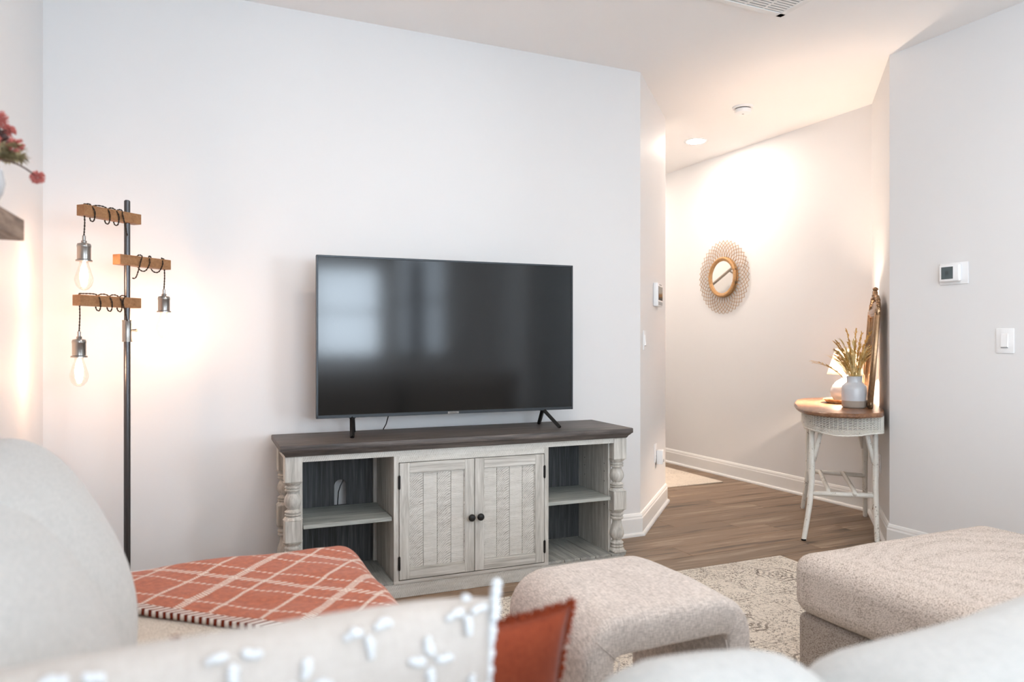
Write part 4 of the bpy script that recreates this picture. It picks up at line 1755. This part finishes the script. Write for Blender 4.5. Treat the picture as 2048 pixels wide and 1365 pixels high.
def grass_stem(dx, dz, dy, kind):
    tip = rv * dx + fv * dy + Vector((0, 0, dz))
    root = Vector((random.uniform(-0.02, 0.02), random.uniform(-0.02, 0.02), -0.10))
    mid = Vector((tip.x * 0.25, tip.y * 0.25, tip.z * 0.62 + 0.01))
    if dz < 0.1:
        mid = Vector((tip.x * 0.35, tip.y * 0.35, 0.085))
    if dz < 0.09:
        root = Vector((0, 0, -0.06))
    pts = curve3(root, mid, tip, 14)
    s_ = obj('grass_stem', tube(B(), pts, 0.0013, 5), M['grass2'] if kind else M['grass'], dg, True)
    b = B()
    for q in range(46 if kind == 0 else 24):
        f = random.uniform(0.5, 1.0) if kind == 0 else random.uniform(0.25, 1.0)
        i = min(13, int(f * 14))
        c = pts[i].lerp(pts[i + 1], f * 14 - i)
        tang = (pts[i + 1] - pts[i]).normalized()
        d = tang + Vector((random.uniform(-1, 1), random.uniform(-1, 1), random.uniform(-1, 1))) * (0.45 if kind == 0 else 0.25)
        leaf(b, c, d, random.uniform(0.012, 0.024) if kind == 0 else random.uniform(0.03, 0.055), 0.0036 if kind == 0 else 0.0040)
    obj('seed_head', b, M['grass'] if kind == 0 else M['grass2'], s_)


spec = [(-0.25, 0.115, 0, 0), (-0.235, 0.105, 0.01, 0), (-0.12, 0.225, 0, 0), (-0.115, 0.18, 0.02, 0), (-0.045, 0.29, 0, 0), (0.01, 0.295, 0.0, 0), (0.03, 0.27, -0.03, 0), (0.10, 0.285, 0.0, 0), (0.09, 0.25, 0.02, 0), (0.12, 0.20, 0, 1), (0.105, 0.16, 0.03, 1), (-0.08, 0.20, 0.03, 0), (-0.13, 0.15, -0.02, 0)]
for dx, dz, dy, kd in spec:
    grass_stem(dx, dz, dy, kd)
for k in range(34):
    grass_stem(random.uniform(-0.13, 0.10), random.uniform(0.12, 0.23), random.uniform(-0.06, 0.06), k % 2)

# table lamp on a tray
tr = thing('wooden_tray', 'shallow tan wooden tray under the table lamp', 'tray', uvw(0.50, 0.19, ZTB))
b = lathe(B(), [(0.10, 0), (0.105, 0.0), (0.128, 0.022), (0.130, 0.026), (0.124, 0.026), (0.102, 0.006), (0, 0.006)], 40)
obj('dish', b, M['tray_wood'], tr, True, 30)
tl = thing('table_lamp', 'ribbed white table lamp with glowing shade behind the dried grass', 'table lamp', uvw(0.50, 0.19, ZTB + 0.007))
prof = [(0.05, 0), (0.055, 0.004)]
for k in range(13):
    t_ = k / 12
    rr = 0.045 + 0.042 * math.sin(PI * (0.12 + 0.86 * t_)) + 0.0025 * (k % 2)
    prof.append((rr, 0.008 + 0.125 * t_))
prof += [(0.026, 0.145), (0.016, 0.155), (0.014, 0.185), (0.0, 0.185)]
obj('lamp_base', lathe(B(), prof, 36), M['ceramic'], tl, True)
shd = B()
ns = 40
for k in range(ns):
    a0_, a1_ = 2 * PI * k / ns, 2 * PI * (k + 1) / ns
    for (ra, za, rb_, zb) in ((0.108, 0.175, 0.058, 0.335),):
        v = [shd.verts.new((ra * math.cos(a0_), ra * math.sin(a0_), za)), shd.verts.new((ra * math.cos(a1_), ra * math.sin(a1_), za)),
             shd.verts.new((rb_ * math.cos(a1_), rb_ * math.sin(a1_), zb)), shd.verts.new((rb_ * math.cos(a0_), rb_ * math.sin(a0_), zb))]
        shd.faces.new(v)
bmesh.ops.remove_doubles(shd, verts=shd.verts, dist=1e-5)
so_ = obj('lamp_shade', shd, M['shade'], tl, True)
md = so_.modifiers.new('thick', 'SOLIDIFY')
md.thickness = 0.0015
bb_ = B()
blob(bb_, (0, 0, 0.235), (0.022, 0.022, 0.03), 2)
obj('bulb', bb_, M['lamp_bulb'], tl, True)
lc = B()
tube(lc, [(0.02, -0.05, 0.005)] + [tuple(Vector(p) - Vector(uvw(0.50, 0.19, ZTB + 0.007))) for p in (uvw(0.50, 0.012, ZTB - 0.01), uvw(0.42, 0.014, 0.55), uvw(0.40, 0.016, 0.42), uvw(0.42, 0.02, 0.28), uvw(0.45, 0.03, 0.2), uvw(0.44, 0.03, 0.12), uvw(0.50, 0.035, 0.10), uvw(0.5, 0.02, 0.24), uvw(0.42, 0.012, 0.36))], 0.0022, 6)
obj('power_cord', lc, M['tray_wood'], tl, True)

# ornate mirror leaning on the diagonal wall
LM = thing('ornate_mirror', 'tall gilt carved mirror leaning on the wall above the console table', 'mirror', uvw(0.0, 0.0, ZTB))
LM.rotation_euler = (0, 0, R(45))
lean = math.atan2(0.05, 0.70)
LT = Matrix.Translation((0, 0.075, 0.0)) @ Matrix.Rotation(lean, 4, 'X')
x0, x1, zt_ = 0.08, 0.50, 0.565
b = B()
for (a0_, a1_, c0, c1) in ((x0, x0 + 0.045, 0.0, zt_), (x1 - 0.045, x1, 0.0, zt_), (x0, x1, 0.0, 0.045), (x0, x1, zt_ - 0.03, zt_ + 0.02)):
    box(b, a0_, a1_, 0.0, 0.024, c0, c1, bev=0.006, mat=LT)
    box(b, a0_ + 0.012, a1_ - 0.012, 0.020, 0.030, c0 + 0.012, c1 - 0.012, bev=0.004, mat=LT)
obj('frame', b, M['gold'], LM, True, 40)
obj('glass', bx(x0 + 0.035, x1 - 0.035, 0.004, 0.012, 0.03, zt_ - 0.01, mat=LT), M['mirror'], LM)
b = B()
xc = (x0 + x1) / 2
# carved crest: arch of scrolls
for k in range(17):
    t_ = k / 16
    an = PI * t_
    px_, pz = xc - math.cos(an) * (x1 - x0) / 2 * 0.93, zt_ + 0.015 + 0.075 * math.sin(an)
    c = B()
    blob(c, (px_, 0.013, pz), (0.016, 0.013, 0.015 + 0.004 * (k % 2)), 2)
    c.transform(LT)
    merge(b, c)
for k, (dx, dz, r_) in enumerate(((0, 0.115, 0.022), (-0.03, 0.10, 0.015), (0.03, 0.10, 0.015), (0, 0.085, 0.02), (-0.07, 0.085, 0.014), (0.07, 0.085, 0.014), (0, 0.14, 0.012))):
    c = B()
    blob(c, (xc + dx, 0.016, zt_ + dz - 0.005), (r_, 0.016, r_), 2)
    c.transform(LT)
    merge(b, c)
box(b, x0 + 0.02, x1 - 0.02, 0.004, 0.016, zt_, zt_ + 0.06, bev=0.003, mat=LT)
obj('carved_crest', b, M['gold'], LM, True, 60)

# ------------------------------------------------------------------ woven sunburst mirror on the hall wall
sbm = thing('sunburst_mirror', 'round rattan sunburst mirror on the warm hall wall', 'mirror', (XF, 4.945, 1.69))


def ring(r_, x_, tr_, seg=48):
    return loop_tube(B(), [(x_, r_ * math.cos(2 * PI * k / seg), r_ * math.sin(2 * PI * k / seg)) for k in range(seg)], tr_, 10)


b = ring(0.158, -0.032, 0.013)
merge(b, ring(0.145, -0.030, 0.009))
obj('rattan_ring', b, M['rattan_frame'], sbm, True)
gl = lathe(B(), [(0, 0), (0.148, 0), (0.148, 0.006), (0, 0.006)], 48, mat=Matrix.Translation((-0.022, 0, 0)) @ Matrix.Rotation(R(-90), 4, 'Y'))
obj('glass', gl, M['mirror'], sbm)
obj('backing_hoop', ring(0.165, -0.012, 0.008), M['rattan'], sbm, True)
NP = 40


def petal_bm():
    b = B()
    dl = 2 * PI / NP * 2.6
    for s_ in (-1, 1):
        pts = []
        for k in range(9):
            t_ = k / 8
            an = s_ * dl * (1 - t_) * (1 + 0.35 * math.sin(PI * t_))
            rr = 0.16 + (0.312 - 0.16) * (t_ ** 0.85)
            pts.append((-0.018 + s_ * 0.003, rr * math.sin(an), rr * math.cos(an)))
        tube(b, pts, 0.0021, 5)
    return b


p0 = obj('petal', petal_bm(), M['rattan'], sbm, True)
for k in range(1, NP):
    p = p0.copy()
    C.objects.link(p)
    p.parent = sbm
    p.rotation_euler = (2 * PI * k / NP, 0, 0)

# ------------------------------------------------------------------ ceiling fixtures
cv = thing('ceiling_vent', 'white slotted return air grille on the ceiling', 'vent', (2.698, 2.735, H))
fb = B()
VX, VY = -0.62, -0.62
for a in ((VX, 0, -0.035, 0), (VX, 0, VY, VY + 0.035), (VX, VX + 0.035, VY, 0), (-0.035, 0, VY, 0)):
    box(fb, a[0], a[1], a[2], a[3], -0.008, 0, bev=0.002, seg=1)
obj('vent_frame', fb, M['trim'], cv)
obj('vent_backing', bx(VX + 0.03, -0.03, VY + 0.03, -0.03, -0.0015, 0), M['grey_plastic'], cv)
ncol = 5
for k in range(1, ncol):
    xx = VX + 0.035 + (-(VX) - 0.07) * k / ncol
    obj('vent_divider', bx(xx - 0.006, xx + 0.006, VY + 0.034, -0.034, -0.006, -0.001), M['trim'], cv)
nsl = 28
pitch = (-VY - 0.07) / nsl
for k in range(nsl):
    yy = -0.035 - pitch * (k + 1)
    obj('vent_slat', bx(VX + 0.034, -0.034, yy, yy + pitch * 0.62, -0.0055, -0.0035, mat=None), M['trim'], cv)

sd_ = thing('smoke_detector', 'round white smoke detector on the ceiling before the hall', 'smoke detector', (3.515, 3.905, H))
obj('mounting_plate', lathe(B(), [(0, -0.012), (0.066, -0.012), (0.07, -0.008), (0.07, 0)], 36), M['white_plastic'], sd_, True, 40)
obj('detector_body', lathe(B(), [(0, -0.048), (0.04, -0.047), (0.052, -0.042), (0.055, -0.034), (0.055, -0.018), (0.050, -0.0165)], 36), M['white_plastic'], sd_, True, 40)
obj('vent_gap', lathe(B(), [(0, -0.018), (0.052, -0.018), (0.052, -0.0115), (0, -0.0115)], 36), M['black_plastic'], sd_, True, 40)
b = B()
box(b, -0.006, 0.006, -0.006, 0.006, -0.0495, -0.046, bev=0.001, seg=1)
obj('test_button', b, M['grey_plastic'], sd_)
M['room_fill'] = emit('added room fill glow', (1.0, 0.88, 0.78, 1), 150)  # glow of ceiling fill lights added out of view to brighten the room


def downlight(label, x_, y_, mat):
    dl = thing('hall_or_fill_light', label, 'light', (x_, y_, H))  # serves the visible hall light and the added fill lights
    obj('trim_ring', lathe(B(), [(0.066, -0.004), (0.088, -0.005), (0.094, -0.002), (0.094, 0)], 36), M['white_plastic'], dl, True, 40)
    obj('lens', lathe(B(), [(0, -0.0065), (0.066, -0.0065), (0.066, -0.001), (0, -0.001)], 36), mat, dl)


downlight('glowing recessed downlight in the hall ceiling beyond the smoke detector', 3.772, 4.725, M['downlight'])
downlight('added fill light deep in the hall, hidden by the angled wall', 3.72, 6.45, M['downlight'])  # unseen light added to lift the hall's ambient level
downlight('added out-of-view living room fill light overhead on the left', 1.0, 1.9, M['room_fill'])
downlight('added out-of-view living room fill light overhead on the right', 2.0, 1.2, M['room_fill'])
downlight('added out-of-view living room fill light at the rear left', 0.5, -1.6, M['room_fill'])
downlight('added out-of-view living room fill light at the rear right', 2.6, -1.6, M['room_fill'])


# ------------------------------------------------------------------ wall fittings
def fitting(name, label, cat, loc, nx, ny):
    return thing(name, label, cat, loc, math.atan2(-nx, ny))


# thermostat: local x runs to the photo's left
tm = fitting('thermostat', 'white square thermostat with grey screen on the right wall', 'thermostat', (3.62, 2.482, 1.4925), -1, 0)
obj('wall_plate', bx(-0.076, 0.076, 0, 0.007, -0.056, 0.056, bev=0.004), M['white_plastic'], tm, True, 40)
obj('thermostat_body', bx(-0.045, 0.066, 0.007, 0.030, -0.042, 0.046, bev=0.008, seg=3), M['white_plastic'], tm, True, 40)
scr = obj('display', bx(-0.012, 0.050, 0.0295, 0.031, -0.028, 0.034), M['lcd'], tm)
obj('display_readout', bx(0.011, 0.029, 0.0308, 0.0313, -0.004, 0.012), M['lcd_digit'], scr)


def light_switch(label, loc, nx, ny, w_=0.072):
    s = fitting('light_switch', label, 'light switch', loc, nx, ny)
    obj('switch_plate', bx(-w_ / 2, w_ / 2, 0, 0.006, -0.06, 0.06, bev=0.003), M['white_plastic'], s, True, 40)
    obj('rocker', bx(-0.0165, 0.0165, 0.005, 0.009, -0.032, 0.034, bev=0.001, seg=1), M['white_plastic'], s)
    lv = B()
    pr_ = [(0.008, -0.031), (0.013, -0.029), (0.009, 0.033), (0.008, 0.033)]
    lo = [lv.verts.new((-0.0155, a, c)) for a, c in pr_]
    hi = [lv.verts.new((0.0155, a, c)) for a, c in pr_]
    lv.faces.new(lo)
    lv.faces.new(hi[::-1])
    for i in range(4):
        lv.faces.new((lo[i], hi[i], hi[(i + 1) % 4], lo[(i + 1) % 4]))
    obj('paddle', lv, M['white_plastic'], s)
    obj('shadow_gap', bx(-0.0165, 0.0165, 0.0088, 0.0094, -0.0345, -0.031), M['grey_plastic'], s)
    return s


light_switch('white light switch on the right wall below the thermostat', (3.62, 2.228, 1.149), -1, 0, 0.085)
light_switch('white light switch on the angled wall beside the television', (PC1[0] + 0.085, PC1[1] + 0.085, 1.152), K, -K, 0.072)

# alarm keypad on the angled wall
ak = fitting('alarm_panel', 'white alarm keypad with dark screen on the angled wall', 'alarm panel', (2.885, 4.030, 1.4505), K, -K)
obj('housing', bx(-0.105, 0.085, 0, 0.032, -0.075, 0.077, bev=0.006), M['white_plastic'], ak, True, 40)
sc_ = obj('display', bx(-0.09, 0.070, 0.0315, 0.0335, -0.035, 0.055), M['screen'], ak)
for k in range(4):
    obj('key', bx(-0.085 + k * 0.042, -0.055 + k * 0.042, 0.0315, 0.0335, -0.068, -0.045, bev=0.001, seg=1), M['grey_plastic'], ak)
obj('speaker_slots', bx(-0.06, 0.04, 0.0315, 0.033, 0.062, 0.070), M['grey_plastic'], ak)


def outlet(label, loc, nx, ny):
    s = fitting('wall_outlet', label, 'outlet', loc, nx, ny)
    obj('outlet_plate', bx(-0.036, 0.036, 0, 0.006, -0.06, 0.06, bev=0.003), M['white_plastic'], s, True, 40)
    for zc in (-0.021, 0.021):
        rc = obj('receptacle', bx(-0.017, 0.017, 0.005, 0.0075, zc - 0.014, zc + 0.014, bev=0.002, seg=1), M['white_plastic'], s)
        sl = B()
        box(sl, -0.008, -0.006, 0.0072, 0.0079, zc - 0.002, zc + 0.006)
        box(sl, 0.006, 0.008, 0.0072, 0.0079, zc - 0.002, zc + 0.006)
        box(sl, -0.002, 0.002, 0.0072, 0.0079, zc - 0.010, zc - 0.006)
        obj('slots', sl, M['black_plastic'], rc)
    return s


outlet('white outlet low on the angled wall behind a plug-in device', (2.875, 4.02, 0.41), K, -K)
pd = fitting('plug_in_device', 'small white plug-in device in the outlet on the angled wall', 'plug', (2.90, 4.045, 0.3835), K, -K)
obj('device_body', bx(-0.03, 0.03, 0.008, 0.05, -0.048, 0.045, bev=0.006), M['white_plastic'], pd, True, 40)
obj('nightlight_lens', bx(-0.012, 0.012, 0.045, 0.052, -0.035, -0.015, bev=0.002, seg=1), M['grey_plastic'], pd)
outlet('white outlet on the corner wall behind the console table', (PR2[0] + 0.42 * K, PR2[1] + 0.42 * K, 0.40), -K, K)
pg_ = fitting('lamp_plug', 'brown lamp plug in the outlet behind the console table', 'plug', (PR2[0] + 0.42 * K, PR2[1] + 0.42 * K, 0.38), -K, K)
obj('plug_body', bx(-0.010, 0.010, 0.008, 0.034, -0.009, 0.009, bev=0.003), M['clay'], pg_)
